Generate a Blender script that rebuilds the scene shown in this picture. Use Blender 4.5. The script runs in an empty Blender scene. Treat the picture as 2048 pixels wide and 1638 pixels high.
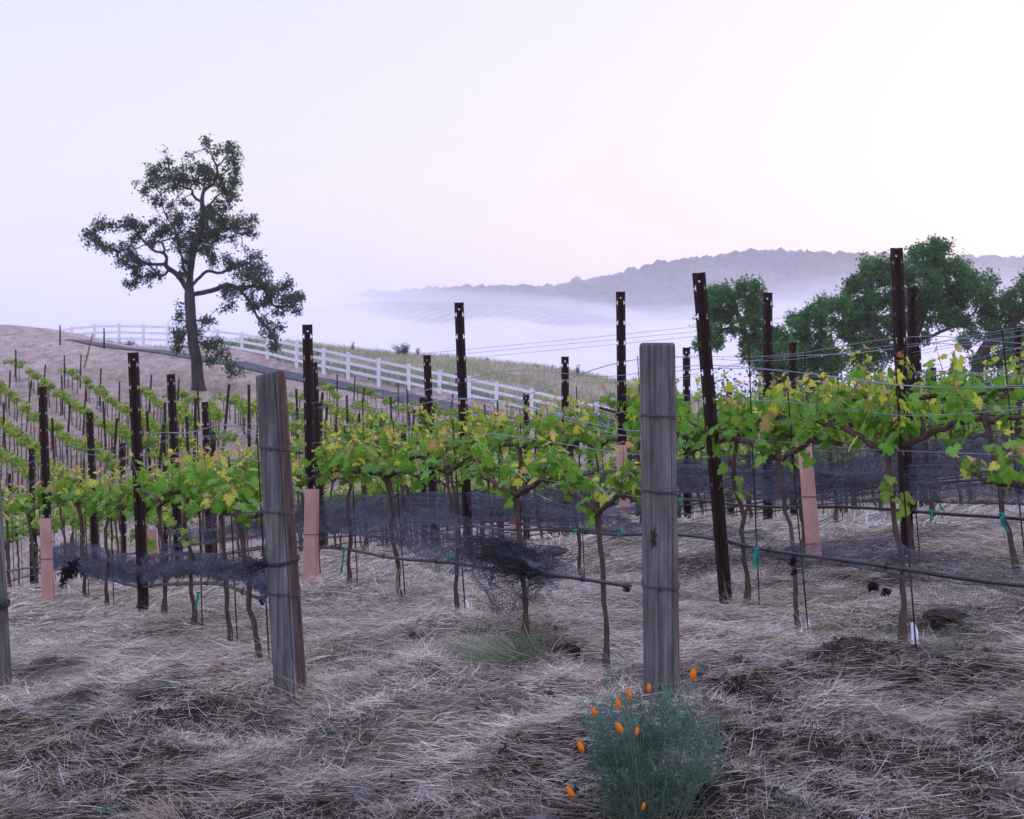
import bpy, math, random
import numpy as np
R = math.radians
rng = np.random.default_rng(7)
random.seed(7)
sc = bpy.context.scene
C = sc.collection

# ------------------------------------------------------------------ camera, sky, sun, exposure
F = 2844.0; HY = 850.0; CZ = 1.6
cam_d = bpy.data.cameras.new('camera'); cam = bpy.data.objects.new('camera', cam_d); C.objects.link(cam)
cam.location = (0, 0, CZ); cam.rotation_euler = (R(90), 0, 0)
cam_d.sensor_width = 36; cam_d.lens = 36 * F / 2048; cam_d.shift_y = (HY - 819) / 2048
cam_d.clip_start = 0.05; cam_d.clip_end = 12000
sc.camera = cam
cam_d.dof.use_dof = True; cam_d.dof.focus_distance = 8.0; cam_d.dof.aperture_fstop = 9.0

world = bpy.data.worlds.new('World'); sc.world = world; world.use_nodes = True
wn = world.node_tree.nodes; wl = world.node_tree.links; wn.clear()
wo = wn.new('ShaderNodeOutputWorld')
sky = wn.new('ShaderNodeTexSky'); sky.sky_type = 'NISHITA'; sky.sun_disc = False
sky.sun_elevation = R(4); sky.sun_rotation = R(40); sky.dust_density = 3.0; sky.air_density = 1.2
bg1 = wn.new('ShaderNodeBackground'); bg1.inputs[1].default_value = 0.06
wl.new(sky.outputs[0], bg1.inputs[0])
tc = wn.new('ShaderNodeTexCoord'); sx = wn.new('ShaderNodeSeparateXYZ'); wl.new(tc.outputs['Generated'], sx.inputs[0])
rp = wn.new('ShaderNodeValToRGB'); wl.new(sx.outputs['Z'], rp.inputs[0])
el = rp.color_ramp.elements
el[0].position = 0.0; el[0].color = (0.78, 0.76, 0.84, 1)
el[1].position = 1.0; el[1].color = (1.52, 1.62, 3.15, 1)
for p, c in ((0.10, (0.96, 0.83, 0.81, 1)), (0.17, (0.92, 0.85, 0.87, 1)), (0.28, (0.83, 0.82, 0.90, 1)), (0.36, (0.92, 0.93, 1.1, 1)), (0.6, (1.40, 1.48, 2.5, 1))):
    e = el.new(p); e.color = c
# cooler to the left (away from the coming sun), warmer to the right
rx = wn.new('ShaderNodeValToRGB'); mr = wn.new('ShaderNodeMapRange')
wl.new(sx.outputs['X'], mr.inputs[0]); mr.inputs[1].default_value = -0.6; mr.inputs[2].default_value = 0.6
wl.new(mr.outputs[0], rx.inputs[0])
rx.color_ramp.elements[0].position = 0.2; rx.color_ramp.elements[0].color = (0.86, 0.895, 0.955, 1)
rx.color_ramp.elements[1].position = 0.8; rx.color_ramp.elements[1].color = (.93, .895, .885, 1)
mm = wn.new('ShaderNodeMixRGB'); mm.blend_type = 'MULTIPLY'; mm.inputs[0].default_value = 1
wl.new(rp.outputs[0], mm.inputs[1]); wl.new(rx.outputs[0], mm.inputs[2])
bg2 = wn.new('ShaderNodeBackground'); bg2.inputs[1].default_value = .74
wl.new(mm.outputs[0], bg2.inputs[0])
ad = wn.new('ShaderNodeAddShader'); wl.new(bg1.outputs[0], ad.inputs[0]); wl.new(bg2.outputs[0], ad.inputs[1])
wl.new(ad.outputs[0], wo.inputs[0])

sun_d = bpy.data.lights.new('sun', 'SUN'); sun = bpy.data.objects.new('sun', sun_d); C.objects.link(sun)
sun_d.energy = 0.5; sun_d.angle = R(25); sun_d.color = (1.0, 0.86, 0.80)
sun.rotation_euler = (R(62), 0, R(-40 + 180)); sun.location = (0, 0, 30)

sc.view_settings.view_transform = 'Standard'; sc.view_settings.look = 'None'
sc.view_settings.exposure = 0.38; sc.view_settings.gamma = 1.0
sc.cycles.volume_bounces = 6; sc.cycles.max_bounces = 8; sc.cycles.transparent_max_bounces = 16
sc.cycles.diffuse_bounces = 3; sc.cycles.use_denoising = True

# ------------------------------------------------------------------ helpers
def P(px, py, d):
    return np.array([(px - 1024) / F * d, d, CZ + (HY - py) / F * d])
def to_px(X, Y, Z): return 1024 + X / Y * F, HY - (Z - CZ) / Y * F

def tag(o, label=None, cat=None, group=None, kind=None):
    if label: o['label'] = label
    if cat: o['category'] = cat
    if group: o['group'] = group
    if kind: o['kind'] = kind
    return o
def thing(name, loc, label, cat, group=None, rz=0.0):
    o = bpy.data.objects.new(name, None); C.objects.link(o)
    o.location = [float(v) for v in loc]; o.rotation_euler = (0, 0, rz); o.empty_display_size = 0.2
    return tag(o, label, cat, group)
def link_mesh(name, me, parent=None, loc=(0, 0, 0), rot=(0, 0, 0)):
    o = bpy.data.objects.new(name, me); C.objects.link(o)
    o.location = [float(v) for v in loc]; o.rotation_euler = rot
    if parent: o.parent = parent
    return o
def copy_tree(o, parent=None):
    c = o.copy(); C.objects.link(c); c.parent = parent
    for ch in list(o.children): copy_tree(ch, c)
    return c

class MB:
    """collects vertices, faces, materials and per-vertex colour, links ONE mesh"""
    def __init__(s): s.v = []; s.f = []; s.n = 0; s.m = []; s.c = []
    def add(s, v, f, mat=0, col=None):
        v = np.asarray(v, float).reshape(-1, 3); f = np.asarray(f, int)
        s.v.append(v); s.f.append(f + s.n); s.m.append(np.full(len(f), mat)); s.n += len(v)
        if col is None: col = np.ones((len(v), 3)) * 0.5
        col = np.asarray(col, float)
        if col.ndim == 1: col = np.tile(col, (len(v), 1))
        s.c.append(col)
        return s
    def mesh(s, name, mats, smooth=False):
        me = bpy.data.meshes.new(name)
        v = np.concatenate(s.v); me.vertices.add(len(v)); me.vertices.foreach_set('co', v.ravel())
        tot = np.concatenate([np.full(len(f), f.shape[1]) for f in s.f])
        idx = np.concatenate([f.ravel() for f in s.f])
        me.loops.add(len(idx)); me.loops.foreach_set('vertex_index', idx)
        me.polygons.add(len(tot)); st = np.concatenate([[0], np.cumsum(tot)[:-1]])
        me.polygons.foreach_set('loop_start', st); me.polygons.foreach_set('loop_total', tot)
        me.polygons.foreach_set('material_index', np.concatenate(s.m))
        me.polygons.foreach_set('use_smooth', np.full(len(tot), bool(smooth)))
        a = me.attributes.new('tint', 'FLOAT_COLOR', 'POINT')
        c = np.concatenate(s.c); a.data.foreach_set('color', np.hstack([c, np.ones((len(c), 1))]).ravel())
        for m in (mats if isinstance(mats, (list, tuple)) else [mats]): me.materials.append(m)
        me.update(calc_edges=True); me.validate()
        return me
    def obj(s, name, mats, parent=None, smooth=False, loc=(0, 0, 0), rot=(0, 0, 0)):
        return link_mesh(name, s.mesh(name, mats, smooth), parent, loc, rot)

def add_tube(mb, path, rad, n=6, mat=0, col=None, cap=True, squash=None):
    p = np.asarray(path, float); k = len(p)
    r = np.full(k, rad) if np.isscalar(rad) else np.asarray(rad, float)
    t = np.gradient(p, axis=0); t /= np.linalg.norm(t, axis=1)[:, None] + 1e-12
    a = np.array([0, 0, 1.0]) if abs(t[0][2]) < 0.9 else np.array([1.0, 0, 0])
    u = np.cross(t[0], a); u /= np.linalg.norm(u); U = []
    for i in range(k):
        u = u - t[i] * (u @ t[i]); u /= np.linalg.norm(u) + 1e-12; U.append(u)
    U = np.array(U); W = np.cross(t, U)
    th = np.linspace(0, 2 * np.pi, n, endpoint=False)
    ring = p[:, None] + r[:, None, None] * (np.cos(th)[None, :, None] * U[:, None] + np.sin(th)[None, :, None] * W[:, None])
    i, j = np.meshgrid(np.arange(k - 1), np.arange(n), indexing='ij'); j2 = (j + 1) % n
    f = np.stack([i * n + j, i * n + j2, (i + 1) * n + j2, (i + 1) * n + j], -1).reshape(-1, 4)
    mb.add(ring.reshape(-1, 3), f, mat, col)
    if cap:
        mb.add(ring[0], [list(range(n))[::-1]], mat, col); mb.add(ring[-1], [list(range(n))], mat, col)
def add_box(mb, lo, hi, mat=0, col=None, bev=0.0):
    x0, y0, z0 = lo; x1, y1, z1 = hi
    if bev <= 0:
        v = [(x0, y0, z0), (x1, y0, z0), (x1, y1, z0), (x0, y1, z0), (x0, y0, z1), (x1, y0, z1), (x1, y1, z1), (x0, y1, z1)]
        mb.add(v, [(0, 3, 2, 1), (4, 5, 6, 7), (0, 1, 5, 4), (1, 2, 6, 5), (2, 3, 7, 6), (3, 0, 4, 7)], mat, col); return
    b = bev
    ring = lambda z, e: [(x0 + e + b, y0 + e, z), (x1 - e - b, y0 + e, z), (x1 - e, y0 + e + b, z), (x1 - e, y1 - e - b, z),
                         (x1 - e - b, y1 - e, z), (x0 + e + b, y1 - e, z), (x0 + e, y1 - e - b, z), (x0 + e, y0 + e + b, z)]
    v = ring(z0, 0) + ring(z1 - b, 0) + ring(z1, b * .7)
    f = [[k * 8 + i, k * 8 + (i + 1) % 8, (k + 1) * 8 + (i + 1) % 8, (k + 1) * 8 + i] for k in range(2) for i in range(8)]
    mb.add(v, f, mat, col); mb.add(v[16:], [list(range(8))], mat, col); mb.add(v[:8], [list(range(8))[::-1]], mat, col)

def hsh(ix, iy, s):
    n = (ix.astype(np.int64) * 374761393 + iy.astype(np.int64) * 668265263 + s * 974711) & 0x7fffffff
    n = ((n ^ (n >> 13)) * 1274126177) & 0x7fffffff
    return ((n ^ (n >> 16)) & 0xffff) / 65535.0
def vnoise(x, y, s=0):
    x = np.asarray(x, float); y = np.asarray(y, float)
    ix = np.floor(x); iy = np.floor(y); fx = x - ix; fy = y - iy
    fx = fx * fx * (3 - 2 * fx); fy = fy * fy * (3 - 2 * fy)
    a = hsh(ix, iy, s); b = hsh(ix + 1, iy, s); c = hsh(ix, iy + 1, s); d = hsh(ix + 1, iy + 1, s)
    return (a * (1 - fx) + b * fx) * (1 - fy) + (c * (1 - fx) + d * fx) * fy
def fbm(x, y, s=0, o=4):
    r = 0; a = .5; t = 0
    for k in range(o):
        r = r + a * vnoise(np.asarray(x) * 2 ** k, np.asarray(y) * 2 ** k, s + k * 17); t += a; a *= .5
    return r / t
def smooth(e0, e1, x):
    t = np.clip((np.asarray(x, float) - e0) / (e1 - e0), 0, 1); return t * t * (3 - 2 * t)

# ------------------------------------------------------------------ materials
def material(name, base=(.5, .5, .5), rough=.8, var=None, scale=8.0, stretch=(1, 1, 1), bump=0.0, bscale=None,
             attr=False, metal=0.0, trans=0.0, detail=6, spec=0.3, coord='Object', extra=None):
    """principled with noise colour variation: base <-> var, optionally multiplied by the 'tint' attribute"""
    m = bpy.data.materials.new(name); m.use_nodes = True; nt = m.node_tree; N = nt.nodes; L = nt.links
    b = N['Principled BSDF']; out = N['Material Output']
    b.inputs['Roughness'].default_value = rough; b.inputs['Metallic'].default_value = metal
    b.inputs['Specular IOR Level'].default_value = spec
    tcn = N.new('ShaderNodeTexCoord'); mp = N.new('ShaderNodeMapping'); mp.inputs['Scale'].default_value = stretch
    L.new(tcn.outputs[coord], mp.inputs[0])
    col = None
    if var is not None:
        nz = N.new('ShaderNodeTexNoise'); nz.inputs['Scale'].default_value = scale; nz.inputs['Detail'].default_value = detail
        nz.inputs['Roughness'].default_value = .65
        L.new(mp.outputs[0], nz.inputs[0])
        cr = N.new('ShaderNodeValToRGB'); L.new(nz.outputs[0], cr.inputs[0])
        cr.color_ramp.elements[0].position = .32; cr.color_ramp.elements[0].color = (*base, 1)
        cr.color_ramp.elements[1].position = .68; cr.color_ramp.elements[1].color = (*var, 1)
        col = cr.outputs[0]
    else:
        rgb = N.new('ShaderNodeRGB'); rgb.outputs[0].default_value = (*base, 1); col = rgb.outputs[0]
    if extra: col = extra(N, L, mp, col)
    if attr:
        at = N.new('ShaderNodeAttribute'); at.attribute_name = 'tint'
        if attr == 'only': col = at.outputs[0]
        else:
            mx = N.new('ShaderNodeMixRGB'); mx.blend_type = 'MULTIPLY'; mx.inputs[0].default_value = 1
            L.new(col, mx.inputs[1]); L.new(at.outputs[0], mx.inputs[2]); col = mx.outputs[0]
    L.new(col, b.inputs['Base Color'])
    if bump:
        nb = N.new('ShaderNodeTexNoise'); nb.inputs['Scale'].default_value = bscale or scale * 2; nb.inputs['Detail'].default_value = 5
        L.new(mp.outputs[0], nb.inputs[0])
        bp = N.new('ShaderNodeBump'); bp.inputs['Strength'].default_value = bump; bp.inputs['Distance'].default_value = .02
        L.new(nb.outputs[0], bp.inputs['Height']); L.new(bp.outputs[0], b.inputs['Normal'])
    if trans:
        tr = N.new('ShaderNodeBsdfTranslucent'); L.new(col, tr.inputs[0])
        ms = N.new('ShaderNodeMixShader'); ms.inputs[0].default_value = trans
        L.new(b.outputs[0], ms.inputs[1]); L.new(tr.outputs[0], ms.inputs[2]); L.new(ms.outputs[0], out.inputs[0])
    return m

def grain(N, L, mp, col):
    """fine vertical weathering lines and dark checks for old timber"""
    mp2 = N.new('ShaderNodeMapping'); mp2.inputs['Scale'].default_value = (110, 110, 2.0)
    tcn = N.new('ShaderNodeTexCoord'); L.new(tcn.outputs['Object'], mp2.inputs[0])
    nz = N.new('ShaderNodeTexNoise'); nz.inputs['Scale'].default_value = 1.0; nz.inputs['Detail'].default_value = 9
    L.new(mp2.outputs[0], nz.inputs[0])
    cr = N.new('ShaderNodeValToRGB'); cr.color_ramp.elements[0].position = .34; cr.color_ramp.elements[0].color = (.52, .48, .46, 1)
    cr.color_ramp.elements[1].position = .62; cr.color_ramp.elements[1].color = (1.2, 1.18, 1.15, 1)
    L.new(nz.outputs[0], cr.inputs[0])
    mx = N.new('ShaderNodeMixRGB'); mx.blend_type = 'MULTIPLY'; mx.inputs[0].default_value = .8
    L.new(col, mx.inputs[1]); L.new(cr.outputs[0], mx.inputs[2])
    return mx.outputs[0]
M = {}
M['wood'] = material('weathered_timber', (.085, .080, .080), .9, (.19, .185, .19), 2.2, (8, 8, 1.4), .25, 30, spec=.15, extra=grain, attr=True)
M['woodbrown'] = material('split_timber', (.12, .075, .055), .9, (.22, .14, .10), 3.0, (20, 20, .8), .4, 30, spec=.15, extra=grain)
M['steel'] = material('rusted_steel', (.016, .007, .007), .8, (.034, .014, .013), 18, bump=.15, spec=.25)
M['wire'] = material('galvanised_wire', (.22, .23, .26), .5, metal=.4)
M['oldwire'] = material('old_wire', (.07, .07, .085), .5, metal=.3)
M['bark'] = material('vine_bark', (.055, .035, .028), .95, (.13, .085, .07), 30, (1, 1, .25), .8, 60, spec=.1)
M['oakbark'] = material('oak_bark', (.028, .023, .022), .95, (.075, .062, .058), 3, (1, 1, .3), .8, 9, spec=.1)
M['leaf'] = material('vine_leaf', attr='only', rough=.55, trans=.45, spec=.3)
M['shoot'] = material('green_shoot', (.16, .20, .05), .6, (.22, .13, .06), 12)
M['oakleaf'] = material('oak_leaf', attr='only', rough=.7, trans=.35, spec=.15)
M['hose'] = material('drip_hose', (.018, .018, .022), .38, spec=.5)
M['net'] = material('netting', (.045, .045, .058), .5, (.11, .11, .14), 5, spec=.3)
M['darknet'] = material('dark_netting', (.012, .012, .017), .6, (.03, .03, .04), 5, spec=.3)
M['tie'] = material('green_tape', (.0, .36, .25), .5, trans=.3)
M['tube'] = material('pink_carton', (.50, .27, .22), .75, (.72, .44, .36), 5, (1, 1, .5), bump=.3, bscale=20, trans=.12)
M['straw'] = material('dry_straw', attr='only', rough=.85, trans=.15, spec=.1)
M['grass'] = material('green_grass', attr='only', rough=.7, trans=.35, spec=.15)
M['stone'] = material('field_stone', (.07, .06, .058), .9, (.16, .135, .125), 14, bump=.7, bscale=30)
M['clod'] = material('earth_clod', (.028, .018, .014), 1.0, (.07, .045, .035), 25, bump=1.0, bscale=60, spec=.05)
M['white'] = material('white_board', (.72, .73, .76), .5, (.80, .81, .84), 2)
M['paper'] = material('white_wrap', (.75, .76, .80), .6)
M['poppy'] = material('poppy_petal', (.85, .22, .004), .55, (.9, .30, .008), 30, trans=.3)
M['poppyleaf'] = material('poppy_leaf', attr='only', rough=.75, trans=.25, spec=.15)
M['asphalt'] = material('asphalt', (.045, .045, .052), .9, (.07, .07, .078), 1.5)
M['blue'] = material('blue_plastic', (.01, .05, .22), .5)
M['twig'] = material('dry_twig', (.05, .03, .025), .9, (.10, .06, .045), 20)
M['cane'] = material('tree_stake', (.30, .13, .09), .8, (.18, .08, .06), 4)

# ------------------------------------------------------------------ terrain
K = []
def kp(px, py, d): p = P(px, py, d); K.append((p[0], p[1], p[2] - CZ))
def kx(X, Y, Z): K.append((X, Y, Z))
for X in (-8, -4, -1.5, 0, 1.5, 4, 8):
    kx(X, -3, -1.78); kx(X, 1.0, -1.76); kx(X, 3.6, -1.74); kx(X, 5.0, -1.60 + (.03 if X > 0 else -.02))
WOOD = {'A': (4, 1388, 7.6), 'B': (582, 1402, 7.0), 'C': (1325, 1412, 6.2)}
for k in WOOD.values(): kp(*k)
kx(2.43, 5.75, -1.20); kx(4.2, 5.6, -1.12); kx(8, 6, -1.1); kx(-5, 8.2, -1.62); kx(-8, 9.5, -1.9)
kx(1.6, 5.95, -1.22); kx(-.2, 6.7, -1.27); kx(-1.9, 7.4, -1.38)
for q in ((1203, 1360, 6.65), (1043, 1272, 7.44), (905, 1240, 8.29), (785, 1205, 9.19), (690, 1175, 10.06), (622, 1160, 10.9),
          (1850, 1322, 6.96), (1615, 1270, 7.76), (1460, 1215, 8.4), (940, 1128, 11.6), (1159, 1165, 10.0), (1335, 1190, 9.0),
          (512, 1332, 7.5), (438, 1300, 8.1), (362, 1262, 8.9), (288, 1240, 10.4), (175, 1228, 11.4), (98, 1205, 12.2)):
    kp(*q)
# steel posts: (row, line) -> (top px, top py, distance, base px)
HS = 1.95
POSTS = {('D', 0): (1398, 545, 8.4, 1460), ('E', 0): (1793, 496, 9.0, 1820),
         ('B', 1): (265, 705, 10.4, 290), ('C', 1): (614, 649, 10.9, 626), ('D', 1): (918, 605, 11.6, 941), ('E', 1): (1241, 583, 11.8, 1247),
         ('F', 1): (1536, 585, 11.9, 1536), ('G', 1): (1825, 576, 12.1, 1826),
         ('B', 2): (83, 773, 13.5, 101), ('C', 2): (340, 748, 13.3, 362), ('D', 2): (626, 725, 14.1, 646), ('E', 2): (854, 710, 14.2, 872),
         ('F', 2): (1130, 713, 14.3, 1132), ('G', 2): (1373, 695, 14.7, 1376), ('H', 2): (1586, 685, 15.0, 1588), ('J', 2): (2036, 652, 15.3, 2038),
         ('C', 3): (179, 825, 16.0, 192), ('D', 3): (409, 804, 16.6, 421), ('F', 3): (845, 795, 16.9, 850), ('G', 3): (1052, 788, 17.1, 1053),
         ('H', 3): (1254, 776, 17.6, 1256), ('J', 3): (1623, 756, 18.0, 1624),
         ('C', 4): (62, 897, 18.6, 66), ('D', 4): (244, 885, 19.2, 248), ('E', 4): (425, 865, 19.5, 430), ('G', 4): (807, 850, 19.9, 811)}
for (r, l), (tx, ty, d, bx) in POSTS.items():
    if (r, l) in (('B', 1), ('D', 0), ('C', 1), ('D', 1)): continue
    Z = (HY - ty) / F * d - HS
    kx(((tx + bx) / 2 - 1024) / F * d, d, Z)
# swale, hillside, fence line, crest
for px, Z in ((-500, -3.0), (0, -2.9), (500, -2.75), (1000, -2.4), (1500, -1.9), (2048, -1.5), (2700, -1.2)): kx((px - 1024) / F * 26, 26, Z)
for q in ((447, 912, 33), (220, 925, 40), (0, 960, 40), (-400, 990, 42), (237, 852, 54), (213, 895, 46), (33, 775, 68), (0, 800, 62), (-300, 800, 66),
          (0, 666, 84), (205, 692, 84), (-300, 660, 84), (397, 778, 68), (600, 815, 62), (764, 829, 68), (600, 860, 50), (900, 850, 62),
          (300, 700, 84), (500, 733, 78), (240, 690, 93), (390, 697, 90), (593, 738, 80), (700, 758, 77), (817, 784, 74), (993, 815, 73), (1065, 832, 73),
          (1300, 872, 72), (1700, 900, 70), (2048, 905, 70), (1100, 890, 50), (1500, 905, 50), (2048, 900, 50),
          (96, 672, 104), (500, 690, 100), (640, 697, 97), (703, 704, 96), (908, 722, 95), (1080, 738, 94), (1216, 764, 92), (1400, 800, 90), (1700, 860, 90), (2100, 870, 90)):
    kp(*q)
for px in (-900, -300, 300, 900, 1500, 2100, 2900):
    a = (px - 1024) / F
    for Y, Z in ((135, -4 if px < 1200 else -8), (230, -18), (450, -30), (1000, -34), (3500, -34)): kx(a * Y, Y, Z)
K = np.array(K)
def uv(X, Y): Y4 = np.maximum(Y + 6.0, .5); return X / Y4 * 3.0, np.log(Y4)
ku, kv = uv(K[:, 0], K[:, 1]); kq = K[:, 2] / (K[:, 1] + 6.0)
def phi(r2): return .5 * r2 * np.log(r2 + 1e-12)
n = len(K); A = phi((ku[:, None] - ku) ** 2 + (kv[:, None] - kv) ** 2) + np.eye(n) * 2e-3
Pm = np.stack([np.ones(n), ku, kv], 1)
sol = np.linalg.solve(np.block([[A, Pm], [Pm.T, np.zeros((3, 3))]]), np.concatenate([kq, np.zeros(3)]))
def Zg(X, Y, detail=True):
    X = np.atleast_1d(np.asarray(X, float)); Y = np.atleast_1d(np.asarray(Y, float)); X, Y = np.broadcast_arrays(X, Y)
    sh = X.shape; X = X.ravel(); Y = Y.ravel(); out = np.empty(len(X))
    for i in range(0, len(X), 20000):
        u, v = uv(X[i:i + 20000], Y[i:i + 20000])
        q = phi((u[:, None] - ku) ** 2 + (v[:, None] - kv) ** 2) @ sol[:n] + sol[n] + sol[n + 1] * u + sol[n + 2] * v
        out[i:i + 20000] = q * (Y[i:i + 20000] + 6.0)
    if detail:
        nearw = smooth(45, 15, Y)
        out += smooth(9.5, 7.0, Y) * smooth(3.2, 4.6, Y) * ((fbm(X * 2.3 + 11, Y * 2.3, 13, 3) - .5) * .26)
        out += nearw * ((fbm(X * 1.6, Y * 1.6, 3, 3) - .5) * .12 + (fbm(X * 6, Y * 6, 9, 3) - .5) * .07)
        out += smooth(25, 60, Y) * smooth(400, 120, Y) * (fbm(X * .25, Y * .25, 5, 3) - .5) * .35
    return (out + CZ).reshape(sh)
def G(X, Y): return float(Zg(X, Y)[0])
def cast(px, py, h=0.0, d0=25, d1=120):
    d = np.linspace(d0, d1, 700); X = (px - 1024) / F * d; ray = CZ + (HY - py) / F * d
    f = ray - (Zg(X, d) + h); s = np.where((f[:-1] > 0) & (f[1:] <= 0))[0]
    if not len(s): return None
    i = s[0]; t = f[i] / (f[i] - f[i + 1]); dd = d[i] + t * (d[i + 1] - d[i])
    return np.array([(px - 1024) / F * dd, dd, G((px - 1024) / F * dd, dd)])
def soil_shade_field(X, Y):
    """0 = deep straw, 1 = bare dark earth; scuffed patches are bare, the cut bank bare and also darkened for shade"""
    s = fbm(X * .9 + 5, Y * 1.3, 21, 4) * .7 + fbm(X * 4, Y * 4, 31, 3) * .3
    bank = smooth(7.1, 5.9, Y + .35 * np.asarray(X) * .5) * .22  # bare earth, raised further to paint shade where the bank faces away from sky
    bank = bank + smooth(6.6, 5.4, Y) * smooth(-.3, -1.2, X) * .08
    patch = .30 * np.exp(-(((X - 1.95) / .5) ** 2 + ((Y - 6.5) / .3) ** 2)) + .25 * np.exp(-(((X - .2) / .25) ** 2 + ((Y - 7.3) / .15) ** 2))
    return smooth(.50, .68, s + bank + patch)
def green_field(X, Y):
    g = fbm(X * .8 + 40, Y * .8 + 3, 55, 4) + smooth(0, 2.5, X) * .10 + smooth(7, 11, Y) * smooth(-.5, 1.5, X) * .10
    return smooth(.58, .75, g) * (.12 + .88 * smooth(6.6, 8.2, Y))

lnY = np.concatenate([np.linspace(math.log(3.0), math.log(9.0), 40, endpoint=False), np.linspace(math.log(9.0), math.log(36), 300, endpoint=False),
                      np.linspace(math.log(36), math.log(130), 130, endpoint=False), np.linspace(math.log(130), math.log(3600), 60)])
av = np.linspace(-.75, .75, 420)
YY, AA = np.meshgrid(np.exp(lnY) - 6.0, av, indexing='ij'); XX = AA * (YY + 9.0)
ZZ = Zg(XX, YY)
mb = MB(); h, w = XX.shape
i, j = np.meshgrid(np.arange(h - 1), np.arange(w - 1), indexing='ij')
f = np.stack([i * w + j, i * w + j + 1, (i + 1) * w + j + 1, (i + 1) * w + j], -1).reshape(-1, 4)
field = smooth(0, 2.0, YY - (76 + .022 * (XX + 12) ** 2 * (XX < -4)))
col = np.stack([np.maximum(soil_shade_field(XX, YY), .62) * smooth(15, 9, YY), green_field(XX, YY) * smooth(90, 30, YY), smooth(88, 97, YY) ], -1)  # near minimum of earth colour also stands for shade between the straws
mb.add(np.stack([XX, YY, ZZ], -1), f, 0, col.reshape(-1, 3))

def ground_material():
    m = bpy.data.materials.new('ground'); m.use_nodes = True; nt = m.node_tree; N = nt.nodes; L = nt.links
    b = N['Principled BSDF']; b.inputs['Roughness'].default_value = 1; b.inputs['Specular IOR Level'].default_value = .05
    t = N.new('ShaderNodeTexCoord'); at = N.new('ShaderNodeAttribute'); at.attribute_name = 'tint'
    sp = N.new('ShaderNodeSeparateColor'); L.new(at.outputs[0], sp.inputs[0])
    def noise(scale, stretch=(1, 1, 1), det=8, rot=0, ro=.7):
        mp = N.new('ShaderNodeMapping'); mp.inputs['Scale'].default_value = stretch; mp.inputs['Rotation'].default_value = (0, 0, rot)
        L.new(t.outputs['Object'], mp.inputs[0]); z = N.new('ShaderNodeTexNoise'); z.inputs['Scale'].default_value = scale
        z.inputs['Detail'].default_value = det; z.inputs['Roughness'].default_value = ro; L.new(mp.outputs[0], z.inputs[0]); return z.outputs[0]
    def ramp(f, *st):
        r = N.new('ShaderNodeValToRGB'); L.new(f, r.inputs[0]); e = r.color_ramp.elements
        e[0].position, e[0].color = st[0][0], (*st[0][1], 1); e[1].position, e[1].color = st[-1][0], (*st[-1][1], 1)
        for p, c in st[1:-1]: x = e.new(p); x.color = (*c, 1)
        return r.outputs[0]
    def mix(fac, a, c, mode='MIX'):
        x = N.new('ShaderNodeMixRGB'); x.blend_type = mode
        if isinstance(fac, float): x.inputs[0].default_value = fac
        else: L.new(fac, x.inputs[0])
        L.new(a, x.inputs[1]); L.new(c, x.inputs[2]); return x.outputs[0]
    streak = noise(2.2, (1, .28, 1), 8, R(25))
    straw = ramp(streak, (.28, (.17, .115, .095)), (.5, (.38, .305, .24)), (.72, (.54, .455, .37)))
    straw = mix(.5, straw, ramp(noise(14, det=6), (.3, (.45, .42, .40)), (.7, (1.2, 1.2, 1.2))), 'MULTIPLY')
    big = ramp(noise(.12, det=4), (.35, (.80, .78, .78)), (.65, (1.08, 1.05, 1.03)))
    straw = mix(1.0, straw, big, 'MULTIPLY')
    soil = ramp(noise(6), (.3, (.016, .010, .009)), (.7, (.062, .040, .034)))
    grn = ramp(noise(3), (.3, (.05, .085, .02)), (.7, (.16, .19, .07)))
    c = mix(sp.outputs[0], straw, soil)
    # close up, dark earth under the litter also paints in shade between straws
    gm = N.new('ShaderNodeMath'); gm.operation = 'MULTIPLY'; gm.inputs[1].default_value = .55; L.new(sp.outputs[1], gm.inputs[0])
    c = mix(gm.outputs[0], c, grn)
    L.new(c, b.inputs['Base Color'])
    bp = N.new('ShaderNodeBump'); bp.inputs['Strength'].default_value = .9; bp.inputs['Distance'].default_value = .04
    L.new(noise(22, det=8), bp.inputs['Height']); L.new(bp.outputs[0], b.inputs['Normal'])
    return m
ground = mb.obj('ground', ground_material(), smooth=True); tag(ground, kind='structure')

def ribbon_on_ground(name, ctr, width, mat, lift=.03, n=90):
    """strip laid on the terrain along world points"""
    ctr = np.array(ctr)[:, :2]; s = np.linspace(0, len(ctr) - 1, n)
    x = np.interp(s, range(len(ctr)), ctr[:, 0]); y = np.interp(s, range(len(ctr)), ctr[:, 1])
    for _ in range(4):
        x[1:-1] = (x[:-2] + 2 * x[1:-1] + x[2:]) / 4; y[1:-1] = (y[:-2] + 2 * y[1:-1] + y[2:]) / 4
    tx, ty = np.gradient(x), np.gradient(y); l = np.hypot(tx, ty); nx, ny = -ty / l, tx / l
    k = 5; o = np.linspace(-width / 2, width / 2, k); X = x[:, None] + nx[:, None] * o; Y = y[:, None] + ny[:, None] * o
    Z = Zg(X, Y) + lift; m = MB(); i, j = np.meshgrid(np.arange(n - 1), np.arange(k - 1), indexing='ij')
    f = np.stack([i * k + j, i * k + j + 1, (i + 1) * k + j + 1, (i + 1) * k + j], -1).reshape(-1, 4)
    m.add(np.stack([X, Y, Z], -1), f); return m.obj(name, mat, smooth=True)
rp_ = [cast(*q) for q in ((150, 681), (219, 693), (300, 702), (376, 713), (440, 724), (513, 738), (600, 757), (700, 775), (770, 790), (840, 803), (930, 820), (1040, 840), (1150, 862))]
rp_ = [p for p in rp_ if p is not None]
road = ribbon_on_ground('road', rp_, 1.8, M['asphalt'], .06); tag(road, kind='structure')

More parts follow.
